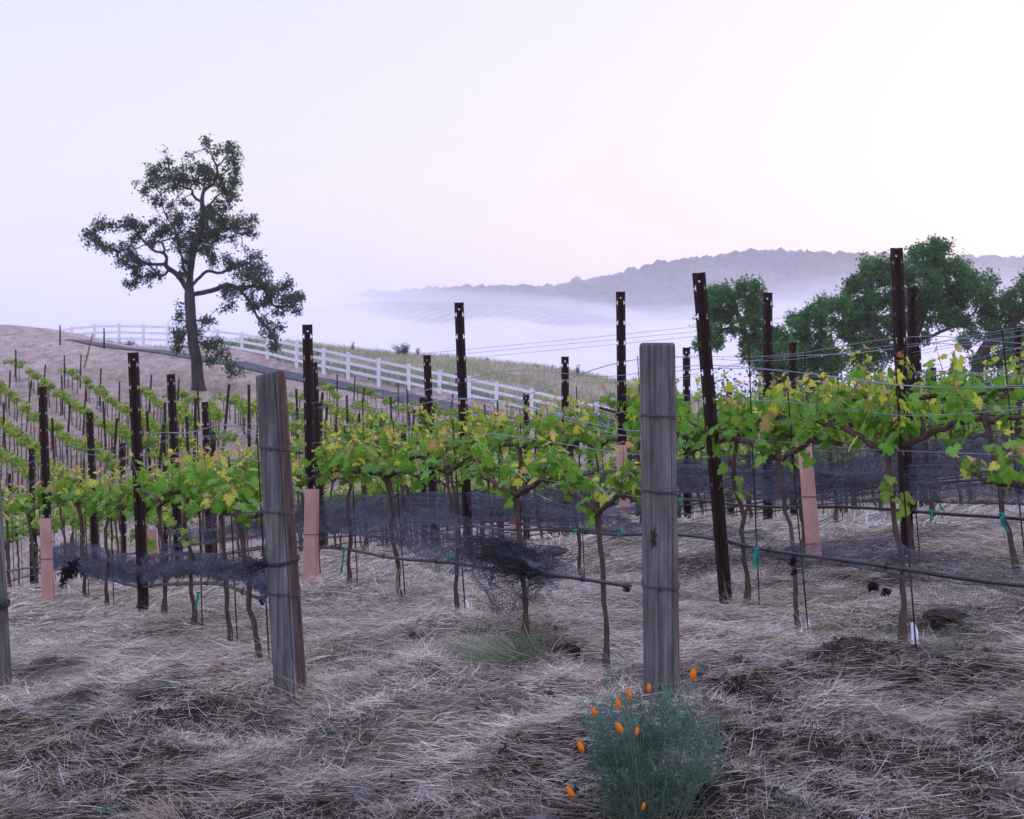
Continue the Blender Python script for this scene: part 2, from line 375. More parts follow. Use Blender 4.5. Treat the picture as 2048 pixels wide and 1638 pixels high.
# ------------------------------------------------------------------ far hills
def hill(name, crest, d, foot, dfront, dback, mat, namp, nx=260, ny=60):
    cx = np.array([c[0] for c in crest], float); cy = np.array([c[1] for c in crest], float)
    pxs = np.linspace(cx[0], cx[-1], nx); crz = (HY - np.interp(pxs, cx, cy)) / F * d
    v = np.linspace(0, 1, ny); m = MB()
    X = ((pxs - 1024) / F * d)[None, :] * np.ones((ny, 1)); Y = np.where(v < .6, d - dfront * (1 - v / .6), d + dback * (v - .6) / .4)[:, None] * np.ones((1, nx))
    prof = np.where(v < .6, smooth(0, .6, v) * .55 + .45 * (v / .6), 1 - smooth(.6, 1, v))[:, None]
    Z = foot + (crz[None, :] - foot) * prof
    Z = Z + (fbm(X * .012, Y * .012, 77, 4) - .5) * namp * np.sin(np.pi * np.clip(v / .6, 0, 1))[:, None]
    i, j = np.meshgrid(np.arange(ny - 1), np.arange(nx - 1), indexing='ij')
    f = np.stack([i * nx + j, i * nx + j + 1, (i + 1) * nx + j + 1, (i + 1) * nx + j], -1).reshape(-1, 4)
    m.add(np.stack([X, Y, Z + CZ], -1), f); return tag(m.obj(name, mat, smooth=True), kind='structure'), (X, Y, Z + CZ)
def vrows(N, L, mp, col):
    w = N.new('ShaderNodeTexWave'); w.inputs['Scale'].default_value = .07; w.inputs['Distortion'].default_value = .6; w.inputs['Detail'].default_value = 1
    mp3 = N.new('ShaderNodeMapping'); mp3.inputs['Rotation'].default_value = (0, 0, R(25)); t = N.new('ShaderNodeTexCoord')
    L.new(t.outputs['Object'], mp3.inputs[0]); L.new(mp3.outputs[0], w.inputs[0])
    cr = N.new('ShaderNodeValToRGB'); cr.color_ramp.elements[0].position = .4; cr.color_ramp.elements[0].color = (.72, .75, .68, 1)
    cr.color_ramp.elements[1].position = .6; cr.color_ramp.elements[1].color = (1, 1, 1, 1); L.new(w.outputs[0], cr.inputs[0])
    x = N.new('ShaderNodeMixRGB'); x.blend_type = 'MULTIPLY'; x.inputs[0].default_value = 1; L.new(col, x.inputs[1]); L.new(cr.outputs[0], x.inputs[2]); return x.outputs[0]
M['midhill'] = material('vineyard_hill', (.30, .29, .23), 1, (.42, .38, .30), .02, extra=vrows)
M['ridge'] = material('wooded_ridge', (.035, .045, .03), 1, (.16, .14, .09), .006)
M['wood_crowns'] = material('distant_crowns', (.015, .025, .012), 1, (.05, .06, .035), .05)
RC = [(300, 640), (560, 615), (700, 604), (760, 598), (820, 595), (900, 590), (1000, 583), (1100, 585), (1180, 573), (1240, 562), (1300, 544), (1360, 533), (1440, 522), (1500, 515), (1600, 513), (1700, 520), (1760, 524), (1900, 530), (2048, 527), (2300, 535), (2600, 560)]
hills, hg = hill('hills', RC, 1250, -34, 520, 500, M['ridge'], 26)
hills_near, _ = hill('hills', [(520, 640), (650, 612), (740, 602), (820, 600), (900, 604), (1000, 607), (1100, 614), (1180, 626), (1250, 643), (1330, 672), (1400, 704), (1500, 750)], 560, -34, 260, 240, M['midhill'], 6)
# oak woods on the ridge: lumpy crowns
ico = None
def crown_blob(m, c, r, seed):
    th = np.linspace(0, np.pi * .62, 5); ph = np.linspace(0, 2 * np.pi, 9, endpoint=False)
    T, Ph = np.meshgrid(th, ph, indexing='ij'); rr = r * (1 + .35 * (vnoise(Ph * 1.9 + seed, T * 3 + seed * 2, 5) - .5) * 2)
    v = np.stack([rr * np.sin(T) * np.cos(Ph), rr * np.sin(T) * np.sin(Ph), rr * .8 * np.cos(T)], -1) + c
    i, j = np.meshgrid(np.arange(4), np.arange(9), indexing='ij'); f = np.stack([i * 9 + j, (i + 1) * 9 + j, (i + 1) * 9 + (j + 1) % 9, i * 9 + (j + 1) % 9], -1).reshape(-1, 4)
    m.add(v.reshape(-1, 3), f)
m = MB(); X, Y, Z = hg; cnt = 0
for k in range(14000):
    i = int(rng.integers(8, 39)); j = int(rng.integers(0, X.shape[1]))
    crest = 34 <= i <= 36
    dens = fbm(X[i, j] * .008, Y[i, j] * .012, 91, 3)
    if not crest and dens < .47: continue
    r = rng.uniform(2.2, 6.5) * (1.25 if rng.random() < .12 else 1)
    crown_blob(m, (X[i, j] + rng.normal(0, 3), Y[i, j] + rng.normal(0, 6), Z[i, j] + rng.uniform(0, r * .45)), r, k)
    cnt += 1
woods = m.obj('oak_woods', M['wood_crowns'], smooth=True)
tag(woods, 'dense far oak woodland covering the misty ridge behind the valley fog', 'woodland', kind='stuff')

# ------------------------------------------------------------------ white fence
FP = [(-60, 0, 112), (-5, 680, 108), (96, 676, 104), (144, 690, 100), (189, 690, 97), (238, 690, 95), (287, 690, 94), (336, 692, 93), (387, 697, 92), (436, 702, 89), (484, 709, 86), (535, 723, 82), (593, 738, 79.5),
      (647, 749, 78), (696, 758, 77), (757, 772, 75.5), (817, 784, 74.5), (879, 797, 74), (938, 806, 73.5), (993, 815, 73), (1063, 831, 72.5), (1128, 846, 72), (1192, 860, 72), (1256, 874, 72), (1320, 886, 72)]
def fence():
    pts = []
    tops = {96: 661, 144: 653, 189: 649, 238: 648, 287: 649, 336: 650, 387: 654, 436: 659, 484: 665, 535: 673, 593: 686, 647: 697, 696: 706, 757: 718, 817: 729, 879: 742, 938: 753, 993: 764, 1063: 778, 1128: 792, 1192: 806, 1256: 820, 1320: 834, -5: 668}
    for px, py, d in FP[1:]:
        top = CZ + (HY - tops[px]) / F * d; X = (px - 1024) / F * d
        pts.append((X, d, top))
    root = thing('rail_fence', (pts[10][0], pts[10][1], G(pts[10][0], pts[10][1])), 'white three-rail board fence curving over the hillside behind the oak', 'fence')
    o = np.array(root.location); wm = M['white']
    tt = np.array(pts)
    for k, (X, Y, T) in enumerate(pts):
        g = G(X, Y) - .3; t = tt[min(k + 1, len(tt) - 1)] - tt[max(k - 1, 0)]; a = math.atan2(t[1], t[0])
        m = MB(); s = .075; hh = T - g
        add_box(m, (-s, -s, 0), (s, s, hh), bev=.012)
        add_box(m, (-s - .015, -s - .015, hh + .002), (s + .015, s + .015, hh + .035), bev=.01)
        m.obj('post', wm, root, loc=np.array((X, Y, g)) - o, rot=(0, 0, a))
    for k in range(len(pts) - 1):
        a, b = tt[k], tt[k + 1]; dv = b - a; L = np.hypot(dv[0], dv[1]); t = np.array([dv[0] / L, dv[1] / L, 0]); nn = np.array([-t[1], t[0], 0])
        a2 = a + t * .08; b2 = b - t * .08
        for dz in (.14, .56, .98):
            m = MB(); hw = .022; hh = .075
            q = [p + nn * sx_ * hw + np.array([0, 0, -dz + sz * hh]) for p in (a2, b2) for sx_, sz in ((-1, -1), (1, -1), (1, 1), (-1, 1))]
            m.add(np.array(q) - o, [(0, 1, 2, 3)[::-1], (4, 5, 6, 7), (0, 4, 5, 1)[::-1], (1, 5, 6, 2)[::-1], (2, 6, 7, 3)[::-1], (3, 7, 4, 0)[::-1]])
            m.obj('rail', wm, root)
fence()

# ------------------------------------------------------------------ oak trees (space colonisation around hand-drawn limbs)
def oak(name, label, d, base, limbs, clumps, tf, z0, leaf, seed, step=.30, thick=.42, deep=1.0, density=5.0, leaves=14, lsize=.13, sprouts=(), minr=.018, twigs=.25):
    r = np.random.default_rng(seed); bx, by = tf(*base); b = P(bx, by, d); b[2] = z0 if z0 is not None else G(b[0], b[1]) - .1
    root = thing(name, b, label, 'tree')
    def W(zx, zy, off=0.0): px, py = tf(zx, zy); p = P(px, py, d); p[1] += off; return p - b
    pos = []; par = []; depth_of = {}
    def add(p, q): pos.append(np.array(p)); par.append(q); return len(pos) - 1
    for li, limb in enumerate(limbs):
        w = [W(*q) if len(q) == 3 else W(q[0], q[1], 0) for q in limb]
        if li == 0: w[0] = np.array([0, 0, 0.]); cur = add(w[0], -1)
        else:
            dd = [np.linalg.norm((np.array(p) - w[0])[[0, 2]]) for p in pos]; cur = int(np.argmin(dd))
            off = pos[cur][1]; side = r.uniform(-1, 1) * deep
            w = [np.array([q[0], q[1] + off + side * np.linalg.norm((q - w[0])[[0, 2]]) * .5, q[2]]) for q in w]
        prev = pos[cur]
        for q in w[1:] if li == 0 else w:
            L = np.linalg.norm(q - prev); nseg = max(1, int(round(L / step))); st = prev.copy()
            if L < step * .3: continue
            for s in range(1, nseg + 1):
                p = st + (q - st) * s / nseg + (r.normal(0, .075, 3) if li else r.normal(0, .015, 3)) * (s < nseg)
                cur = add(p, cur)
            prev = pos[cur]
    att = []
    kpx = F / d
    for c in clumps:
        cx, cy = tf(c[0], c[1]); rr = c[2] * tf(1, 0)[0] - c[2] * tf(0, 0)[0]; rr = rr / kpx
        cc = W(c[0], c[1]); cc[1] += r.uniform(-1, 1) * deep * 1.2
        k = int(max(6, density * (rr / .5) ** 2 * 3))
        v = r.normal(size=(k, 3)); v /= np.linalg.norm(v, axis=1)[:, None]; v *= (r.uniform(0, 1, (k, 1)) ** .45) * rr
        att.append(cc + v)
    att = np.concatenate(att); alive = np.ones(len(att), bool); total = len(att)
    Pn = np.array(pos); parl = list(par)
    for it in range(90):
        A = att[alive]
        if not len(A): break
        d2 = ((A[:, None, :] - Pn[None]) ** 2).sum(2); near = d2.argmin(1); dist = np.sqrt(d2[np.arange(len(A)), near])
        grow = {}
        for a_, k_, ds in zip(A, near, dist):
            grow.setdefault(int(k_), []).append((a_ - Pn[k_]) / (ds + 1e-9))
        new = []
        for k_, vs in grow.items():
            dv = np.mean(vs, 0) + r.normal(0, .35, 3); dv /= np.linalg.norm(dv) + 1e-9
            new.append(Pn[k_] + dv * step * r.uniform(.75, 1.1)); parl.append(k_)
        Pn = np.vstack([Pn, new])
        idx = np.where(alive)[0]; nd = np.sqrt(((att[idx][:, None] - np.array(new)[None]) ** 2).sum(2)).min(1)
        alive[idx[nd < step * .9]] = False
        if len(Pn) > 6500: break
    parl = np.array(parl); N = len(Pn)
    # pipe model radii
    ch = [[] for _ in range(N)]
    for k in range(1, N): ch[parl[k]].append(k)
    tips = np.zeros(N)
    for k in range(N - 1, -1, -1): tips[k] = 1 if not ch[k] else sum(tips[c] for c in ch[k])
    rad = minr * tips ** (math.log(thick / minr) / math.log(max(tips[0], 3)))
    flare = Pn[:, 2] < 1.2
    nl0 = np.zeros(N, bool); nl0[:5] = True
    tr = MB()
    seen = np.zeros(N, bool); starts = [0]
    while starts:
        s = starts.pop(); chain = [parl[s], s] if s else [0]; cur = s
        while ch[cur]:
            kids = sorted(ch[cur], key=lambda q: -rad[q]); cur = kids[0]; chain.append(cur); starts += kids[1:]
        if len(chain) < 2: continue
        pts = Pn[chain]; rr = rad[chain].copy(); rr[0] = min(rr[0], rr[1] * 1.15)
        if s == 0:
            rr = rr * (1 + .45 * np.exp(-pts[:, 2] / .45)); 
        if len(pts) > 3:
            pts = pts.copy(); pts[1:-1] = (pts[:-2] + 2 * pts[1:-1] + pts[2:]) / 4
        add_tube(tr, pts, rr, 9 if rr[0] > .12 else (5 if rr[0] > .04 else 3), cap=False)
    tw = np.where(tips <= 3)[0]
    for k in tw[r.random(len(tw)) < twigs]:
        q = Pn[k]; dv_ = r.normal(0, 1, 3); dv_[2] += .2; dv_ *= r.uniform(.15, .5) * step * 3.5 / np.linalg.norm(dv_)
        add_tube(tr, [q, q + dv_ * .5 + r.normal(0, .04, 3), q + dv_], [.012, .009, .006], 3, cap=False)
    tr.obj('trunk', M['oakbark'], root, smooth=True)
    # foliage: little leaf sprays round the thin twigs
    thin = np.where(tips <= 5)[0]; lf = MB(); clp = []
    for c in clumps:
        cc = W(c[0], c[1]); clp.append((cc[0], cc[2], (c[2] * (tf(1, 0)[0] - tf(0, 0)[0])) / kpx))
    clp = np.array(clp)
    tp = Pn[thin]; dd = (np.sqrt((tp[:, None, 0] - clp[None, :, 0]) ** 2 + (tp[:, None, 2] - clp[None, :, 1]) ** 2) / clp[None, :, 2]).min(1)
    tp = tp[dd < 1.12]
    k = len(tp); cnt_ = r.poisson(leaves * r.gamma(2.2, 1 / 2.2, k)); src = np.repeat(np.arange(k), cnt_)
    ctr = tp[src] + r.normal(0, .16 * step / .3, (len(src), 3)); tone = r.uniform(.65, 1.35, k)[src]
    add_leaves(lf, ctr, lsize, leaf, tone, r)
    lf.obj('crown', M['oakleaf'], root)
    for (zx, zy, rr_, n_) in sprouts:
        pass
    return root
def add_leaves(mb, ctr, size, base, tone, r):
    n_ = len(ctr); q = r.normal(size=(n_, 3)); q /= np.linalg.norm(q, axis=1)[:, None]
    a = np.cross(q, r.normal(size=(n_, 3))); a /= np.linalg.norm(a, axis=1)[:, None]; bb = np.cross(q, a)
    s = size * r.uniform(.6, 1.3, (n_, 1))
    v = np.stack([ctr - a * s * .5, ctr + bb * s * .32 - a * s * .05, ctr + a * s * .5 + q * s * .12, ctr - bb * s * .32 - a * s * .05], 1)
    col_ = np.clip(np.array(base) * tone[:, None] * r.uniform(.75, 1.25, (n_, 1)) * (1 + r.normal(0, .08, (n_, 3))), .002, 1)
    mb.add(v.reshape(-1, 3), np.arange(n_ * 4).reshape(-1, 4), 0, np.repeat(col_, 4, 0))

tfL = lambda x, y: (100 + x / 2.73, 220 + y / 2.73)
limbsL = [[(810, 1520), (803, 1440), (798, 1350), (780, 1250), (770, 1150), (762, 1050), (760, 960), (765, 880), (775, 800), (800, 720), (825, 650), (838, 580), (828, 500), (835, 440), (850, 380), (840, 330)],
          [(750, 985), (725, 930), (690, 890), (640, 868), (612, 838), (560, 832), (530, 842), (480, 820), (440, 800), (428, 765), (400, 745), (345, 765), (310, 740), (262, 730), (230, 695), (195, 690)],
          [(635, 862), (622, 900), (580, 902), (545, 880), (500, 905), (455, 935)],
          [(612, 838), (636, 805), (620, 775), (570, 775), (545, 740), (500, 700), (480, 660), (455, 640)],
          [(620, 775), (590, 700), (640, 700), (690, 715)],
          [(758, 930), (738, 860), (735, 790), (715, 720), (705, 640), (668, 590), (645, 540), (655, 490), (628, 455), (632, 430), (580, 440), (535, 440)],
          [(632, 430), (650, 400), (620, 370), (590, 350)],
          [(828, 500), (795, 490), (770, 460), (785, 435), (815, 430)], [(785, 435), (740, 440), (735, 415), (690, 400)],
          [(850, 430), (900, 415), (915, 360), (925, 310), (955, 275), (985, 250), (990, 215)], [(925, 310), (890, 270), (860, 210)], [(955, 275), (1000, 285)],
          [(838, 540), (880, 510), (900, 470), (960, 440), (990, 420)],
          [(830, 650), (880, 660), (930, 640), (985, 650), (1040, 620), (1085, 590)], [(930, 690), (985, 690), (1060, 660), (1100, 670)],
          [(785, 960), (800, 920), (830, 890), (885, 872), (930, 888), (965, 875), (975, 835), (960, 810)], [(965, 875), (1020, 870), (1070, 840), (1090, 790)],
          [(775, 1005), (830, 1000), (880, 985), (930, 960), (990, 955), (1035, 985), (1060, 1010), (1095, 1040), (1105, 1085), (1120, 1130), (1160, 1170), (1200, 1220), (1215, 1280)],
          [(1035, 965), (1090, 950), (1150, 960), (1200, 1000), (1260, 1010), (1330, 1010)], [(1150, 960), (1180, 1030), (1230, 1075)], [(1090, 950), (1130, 900), (1135, 850)],
          [(990, 955), (1000, 1000), (980, 1060)],
          [(770, 1150), (730, 1140), (700, 1150)], [(775, 1200), (720, 1230), (680, 1290)], [(780, 1250), (850, 1290), (920, 1310), (970, 1350), (1010, 1420)], [(775, 1160), (830, 1150), (860, 1140)]]
clL = [(215, 690, 38), (262, 645, 40), (250, 715, 42), (320, 655, 40), (330, 750, 35), (400, 640, 25), (440, 610, 32), (480, 650, 48), (560, 640, 45), (600, 655, 42), (640, 650, 35), (450, 710, 35), (390, 770, 40), (355, 825, 25),
       (440, 820, 50), (500, 830, 40), (490, 890, 48), (440, 960, 28), (520, 930, 35), (560, 880, 40), (560, 710, 35), (580, 350, 48), (640, 350, 38), (600, 400, 38), (560, 385, 28), (515, 440, 26), (570, 290, 20), (540, 475, 20), (650, 240, 15),
       (680, 300, 32), (720, 345, 30), (700, 400, 35), (760, 310, 48), (770, 370, 55), (830, 300, 35), (840, 360, 55), (890, 370, 45), (930, 400, 48), (860, 190, 30), (915, 235, 35), (970, 180, 35), (1005, 240, 35), (980, 300, 35), (1020, 300, 22), (960, 350, 35), (750, 245, 20),
       (980, 440, 42), (1010, 400, 28), (950, 490, 40), (1000, 480, 25), (1050, 430, 15), (720, 495, 18), (760, 560, 32), (660, 520, 25), (640, 560, 15), (730, 610, 48), (790, 600, 45), (850, 590, 55), (900, 560, 50), (940, 600, 50), (720, 680, 50), (780, 690, 60), (850, 720, 60), (840, 660, 45), (720, 760, 45), (790, 770, 50), (860, 780, 40), (750, 830, 45), (760, 900, 35),
       (990, 620, 45), (1050, 580, 40), (1090, 610, 45), (1110, 670, 35), (1040, 640, 40), (1090, 575, 25), (920, 690, 45), (980, 700, 30), (900, 760, 35), (940, 820, 45), (990, 810, 38), (960, 860, 30), (890, 800, 25),
       (1060, 840, 50), (1090, 790, 35), (1130, 840, 45), (1170, 880, 35), (1060, 900, 40), (1120, 920, 60), (1190, 950, 50), (1240, 990, 50), (1180, 1020, 45), (1280, 1030, 52), (1300, 970, 40), (1335, 1020, 40), (1320, 940, 25), (1370, 1025, 18), (1240, 1080, 45), (1310, 1090, 35), (1350, 1100, 20),
       (1010, 1010, 32), (985, 1075, 28), (940, 990, 30), (1060, 960, 40), (1100, 1010, 35), (1150, 1060, 35), (1080, 1080, 20), (1180, 1140, 32), (1220, 1170, 32), (1170, 1190, 28), (1150, 1225, 22), (1215, 1230, 28), (1215, 1290, 20), (1260, 1190, 20),
       (705, 1060, 20), (700, 1150, 38), (680, 1200, 35), (720, 1240, 35), (680, 1285, 30), (850, 1140, 32), (840, 1220, 30), (880, 1290, 42), (920, 1260, 30), (930, 1340, 42), (980, 1310, 35), (1010, 1390, 32), (1060, 1430, 20), (1000, 1440, 18), (870, 1370, 28), (745, 1190, 25), (665, 1310, 15)]
oak('oak_tree', 'tall gnarled oak standing alone on the hillside in front of the white fence', 68, (812, 1525), limbsL, clL, tfL, None, (.045, .085, .035), 11,
    step=.24, thick=.27, deep=1.0, density=6.0, leaves=30, lsize=.13, minr=.016, twigs=1.0)

tfR = lambda x, y: (1250 + x / 2.566, 440 + y / 2.566)
green = (.072, .19, .050)
oak('oak_tree', 'low spreading oak with open branches, left edge of the trees at right', 60, (840, 900), [[(840, 900), (800, 800), (740, 700), (680, 640), (600, 570), (545, 540), (500, 480)], [(680, 640), (650, 520), (620, 430)], [(545, 540), (480, 570), (400, 630)], [(600, 570), (560, 450), (520, 400)]],
    [(440, 380, 45), (470, 350, 30), (500, 400, 50), (545, 370, 40), (600, 345, 42), (640, 380, 50), (680, 380, 30), (560, 430, 40), (450, 450, 50), (500, 480, 55), (470, 540, 45), (430, 590, 35), (470, 640, 26), (380, 640, 28), (370, 520, 20), (640, 450, 50), (690, 440, 40), (660, 510, 45), (610, 540, 45), (700, 530, 40), (740, 590, 48), (790, 580, 42), (820, 600, 35), (650, 590, 35), (560, 580, 25),
     (640, 670, 50), (690, 660, 45), (740, 670, 55), (800, 670, 50), (610, 720, 35), (660, 730, 50), (720, 740, 50), (790, 740, 60)], tfR, -2.2, green, 21, step=.26, thick=.24, density=6, leaves=95, lsize=.13)
oak('oak_tree', 'small leafy oak between the low spreading oak and the great oak', 63, (990, 900), [[(990, 900), (985, 800), (960, 700), (930, 620), (925, 540)], [(960, 700), (1010, 620), (1000, 560)], [(960, 700), (890, 660)]],
    [(930, 490, 45), (890, 510, 42), (860, 540, 25), (960, 530, 45), (1010, 520, 30), (940, 580, 50), (990, 600, 45), (900, 620, 50), (860, 610, 30), (1020, 640, 45), (950, 660, 55), (900, 700, 60), (980, 730, 60), (1040, 700, 50), (880, 770, 60), (960, 800, 60), (1040, 780, 50)], tfR, -2.2, (.068, .18, .05), 22, step=.26, thick=.18, density=6, leaves=95, lsize=.13)
oak('oak_tree', 'great broad oak with the highest crown, behind the right-hand steel posts', 66, (1420, 920), [[(1420, 920), (1425, 800), (1440, 720), (1460, 640), (1500, 560), (1540, 450), (1570, 330), (1600, 240), (1560, 150)],
     [(1440, 720), (1350, 660), (1270, 620), (1200, 560), (1130, 480), (1080, 430)], [(1270, 620), (1250, 480), (1230, 350), (1280, 240)], [(1500, 560), (1420, 480), (1380, 360), (1340, 260)], [(1540, 450), (1640, 400), (1720, 340), (1790, 320)], [(1460, 640), (1570, 600), (1660, 560), (1740, 500)], [(1200, 560), (1120, 590), (1080, 600)]],
    [(1290, 210, 50), (1250, 250, 48), (1330, 230, 50), (1390, 230, 42), (1210, 310, 55), (1160, 345, 45), (1280, 310, 65), (1350, 310, 60), (1420, 290, 55), (1130, 400, 42), (1060, 415, 45), (1030, 440, 20), (1110, 460, 55), (1180, 440, 60), (1250, 420, 60), (1320, 410, 60), (1400, 390, 60), (1150, 530, 50), (1220, 520, 60), (1080, 520, 30), (1300, 510, 60), (1380, 490, 60),
     (1500, 130, 22), (1550, 120, 22), (1520, 160, 38), (1570, 160, 40), (1610, 150, 28), (1510, 210, 42), (1580, 210, 45), (1640, 210, 40), (1690, 210, 30), (1480, 270, 45), (1550, 270, 50), (1620, 270, 55), (1690, 260, 50), (1745, 235, 30), (1780, 280, 38), (1840, 310, 30), (1470, 340, 60), (1550, 350, 60), (1630, 340, 60), (1710, 330, 60), (1780, 350, 55), (1830, 350, 38), (1470, 430, 60), (1550, 430, 55), (1620, 430, 50), (1700, 420, 60), (1760, 430, 55), (1820, 420, 35), (1500, 510, 50), (1580, 520, 55), (1680, 500, 50), (1750, 510, 45), (1800, 560, 40), (1440, 570, 50), (1360, 580, 55), (1290, 600, 45), (1540, 600, 40), (1180, 620, 50), (1120, 600, 35), (1250, 660, 50), (1190, 700, 55), (1130, 720, 50), (1320, 690, 50), (1280, 740, 60), (1180, 780, 60)],
    tfR, -2.4, green, 23, step=.30, thick=.36, density=5, leaves=95, lsize=.14)
oak('oak_tree', 'oak reaching out of the picture at the right edge, bare boughs below', 64, (1810, 900), [[(1810, 900), (1805, 800), (1815, 720), (1860, 640), (1930, 600), (2010, 520), (2050, 430), (2080, 330)], [(1860, 640), (1900, 540), (1950, 430)], [(1815, 720), (1760, 640), (1740, 600)], [(1930, 600), (2040, 600), (2120, 560)]],
    [(2045, 250, 35), (2030, 310, 40), (2100, 300, 50), (1990, 380, 40), (1950, 400, 42), (1905, 415, 35), (2040, 390, 50), (1900, 470, 42), (1960, 470, 50), (2030, 470, 55), (1870, 520, 35), (1930, 540, 45), (2000, 560, 45), (2060, 560, 50), (1850, 590, 35), (1780, 620, 35), (1900, 610, 40), (1960, 640, 45), (2040, 650, 50), (2120, 420, 60), (2150, 540, 60), (1750, 740, 35), (1900, 730, 40), (1980, 720, 50), (2060, 740, 50)], tfR, -2.4, (.072, .185, .052), 24, step=.28, thick=.28, density=5.5, leaves=95, lsize=.13)

# ------------------------------------------------------------------ vineyard rows
LINE1 = {'A': (-4.02, 10.0), 'B': None}
def post_xy(r, l):
    if (r, l) in POSTS:
        tx, ty, d, bx = POSTS[(r, l)]; return np.array([(bx - 1024) / F * d, d])
    return None
rows = 'ABCDEFGHIJKL'
first = {'A': np.array([-4.05, 9.95])}
for r in 'BCDEFG': first[r] = post_xy(r, 1)
for k, r in enumerate('HIJKL'): first[r] = np.array([4.66 + 1.27 * k, 12.2 + .05 * k])
STEP = np.array([-1.6, 2.68])
LINES = {}
for r in rows:
    for l in range(0, 6):
        q = post_xy(r, l)
        if q is None: q = first[r] + STEP * (l - 1)
        LINES[(r, l)] = q
W3 = {k: P(*v)[:2] for k, v in WOOD.items()}
W3['D'] = np.array([2.46, 5.75]); W3['E'] = np.array([3.9, 5.7]); W3['F'] = np.array([5.3, 6.2]); W3['G'] = np.array([6.7, 6.9])
W3['H'] = np.array([8.0, 7.2]); W3['I'] = np.array([9.3, 7.3]); W3['J'] = np.array([10.5, 7.4]); W3['K'] = np.array([11.8, 7.5]); W3['L'] = np.array([13, 7.6])
def row_path(r):
    pts = [W3[r]]
    if r in 'DEFGHIJKL': pts.append(LINES[(r, 0)])
    pts += [LINES[(r, l)] for l in range(1, 6)]
    return np.array(pts)
ROWNAME = {'A': 'in the row of the wooden post at the left edge', 'B': 'in the row of the leaning wooden post', 'C': 'in the row of the upright wooden post',
           'D': 'in the first row behind the upright post', 'E': 'in the second row behind the upright post', 'F': 'in the third row behind the upright post',
           'G': 'in the fourth row behind the upright post', 'H': 'in the fifth row behind the upright post', 'I': 'in the sixth row behind the upright post',
           'J': 'in the seventh row behind the upright post', 'K': 'in the eighth row behind the upright post', 'L': 'in the ninth row behind the upright post'}
ORD = ['nearest', 'second', 'third', 'fourth', 'fifth', 'sixth', 'seventh', 'eighth', 'ninth', 'tenth', 'eleventh', 'twelfth', 'thirteenth', 'fourteenth', 'fifteenth', 'sixteenth', 'seventeenth', 'eighteenth', 'nineteenth', 'twentieth', 'twenty-first', 'twenty-second', 'twenty-third', 'twenty-fourth', 'twenty-fifth']
while len(ORD) < 60: ORD.append('number %d' % (len(ORD) + 1))
in_view = lambda X, Y, m=120: Y > 1 and -m < 1024 + X / Y * F < 2048 + m

# --- steel post: hat-section channel with punched notches and a bolt hole
def steel_post_mesh(length=HS + .3):
    xs = [-.038, -.030, -.0235, -.018, -.006, .006, .018, .0235, .030, .038]
    ys = [.0, .0, .0, .0, .016, .016, .0, .0, .0, .0]
    top = length; zc = sorted(set([0, top] + [top - .045, top - .057] + sum([[top - .075 - .168 * k, top - .075 - .168 * k - .012, top - .075 - .168 * k - .024, top - .075 - .168 * k - .036] for k in range(8)], [])))
    m = MB()
    def hole(i, z0, z1):
        zm = (z0 + z1) / 2
        if i == 4 and top - .057 < zm < top - .045: return True
        for k in range(8):
            a = top - .075 - .168 * k
            if a - .036 < zm < a and i in (1, 7) : return True
            if a - .024 < zm < a - .012 and i in (0, 8): return True
        return False
    th = .0035
    for i in range(len(xs) - 1):
        for z0, z1 in zip(zc[:-1], zc[1:]):
            if hole(i, z0, z1): continue
            a, b = (xs[i], ys[i]), (xs[i + 1], ys[i + 1])
            v = [(a[0], a[1], z0), (b[0], b[1], z0), (b[0], b[1], z1), (a[0], a[1], z1), (a[0], a[1] + th, z0), (b[0], b[1] + th, z0), (b[0], b[1] + th, z1), (a[0], a[1] + th, z1)]
            m.add(v, [(0, 1, 2, 3), (7, 6, 5, 4), (1, 5, 6, 2), (4, 0, 3, 7), (3, 2, 6, 7)])
    # returned flanges
    for s in (-1, 1):
        x = s * .038
        for z0, z1 in zip(zc[:-1], zc[1:]):
            if hole(0, z0, z1): continue
            add_box(m, (min(x, x - s * .003), .0042, z0), (max(x, x - s * .003), .022, z1))
    return m.mesh('steel_post', M['steel'])
spm = steel_post_mesh()
npost = {}
for (r, l), q in sorted(LINES.items(), key=lambda t: (t[0][0], t[0][1])):
    if l == 0 and r in 'ABC': continue
    if not in_view(q[0], q[1], 60) and (r, l) not in POSTS: continue
    if (r, l) in POSTS:
        tx, ty, d, bx = POSTS[(r, l)]; top = P(tx, ty, d); base = np.array([(bx - 1024) / F * d, d, G((bx - 1024) / F * d, d) - .25])
    else:
        base = np.array([q[0], q[1], G(*q) - .25]); top = base + np.array([-.05 + .04 * random.uniform(-1, 1), 0, HS + .25 - random.uniform(0, .12)])
    dv = top - base; L = np.linalg.norm(dv)
    k = npost.get(r, 0); npost[r] = k + 1
    o = link_mesh('steel_post', spm, loc=base); o.scale = (1, 1, L / (HS + .3))
    o.rotation_euler = (-math.asin(np.clip(dv[1] / L, -1, 1)), math.atan2(dv[0], dv[2]), R(random.uniform(-8, 8)))
    st = 'leaning ' if abs(dv[0]) > .13 else ''
    tag(o, '%srusty steel post, %s %s' % (st, ORD[k], ROWNAME[r]), 'post', 'rusty steel trellis posts')

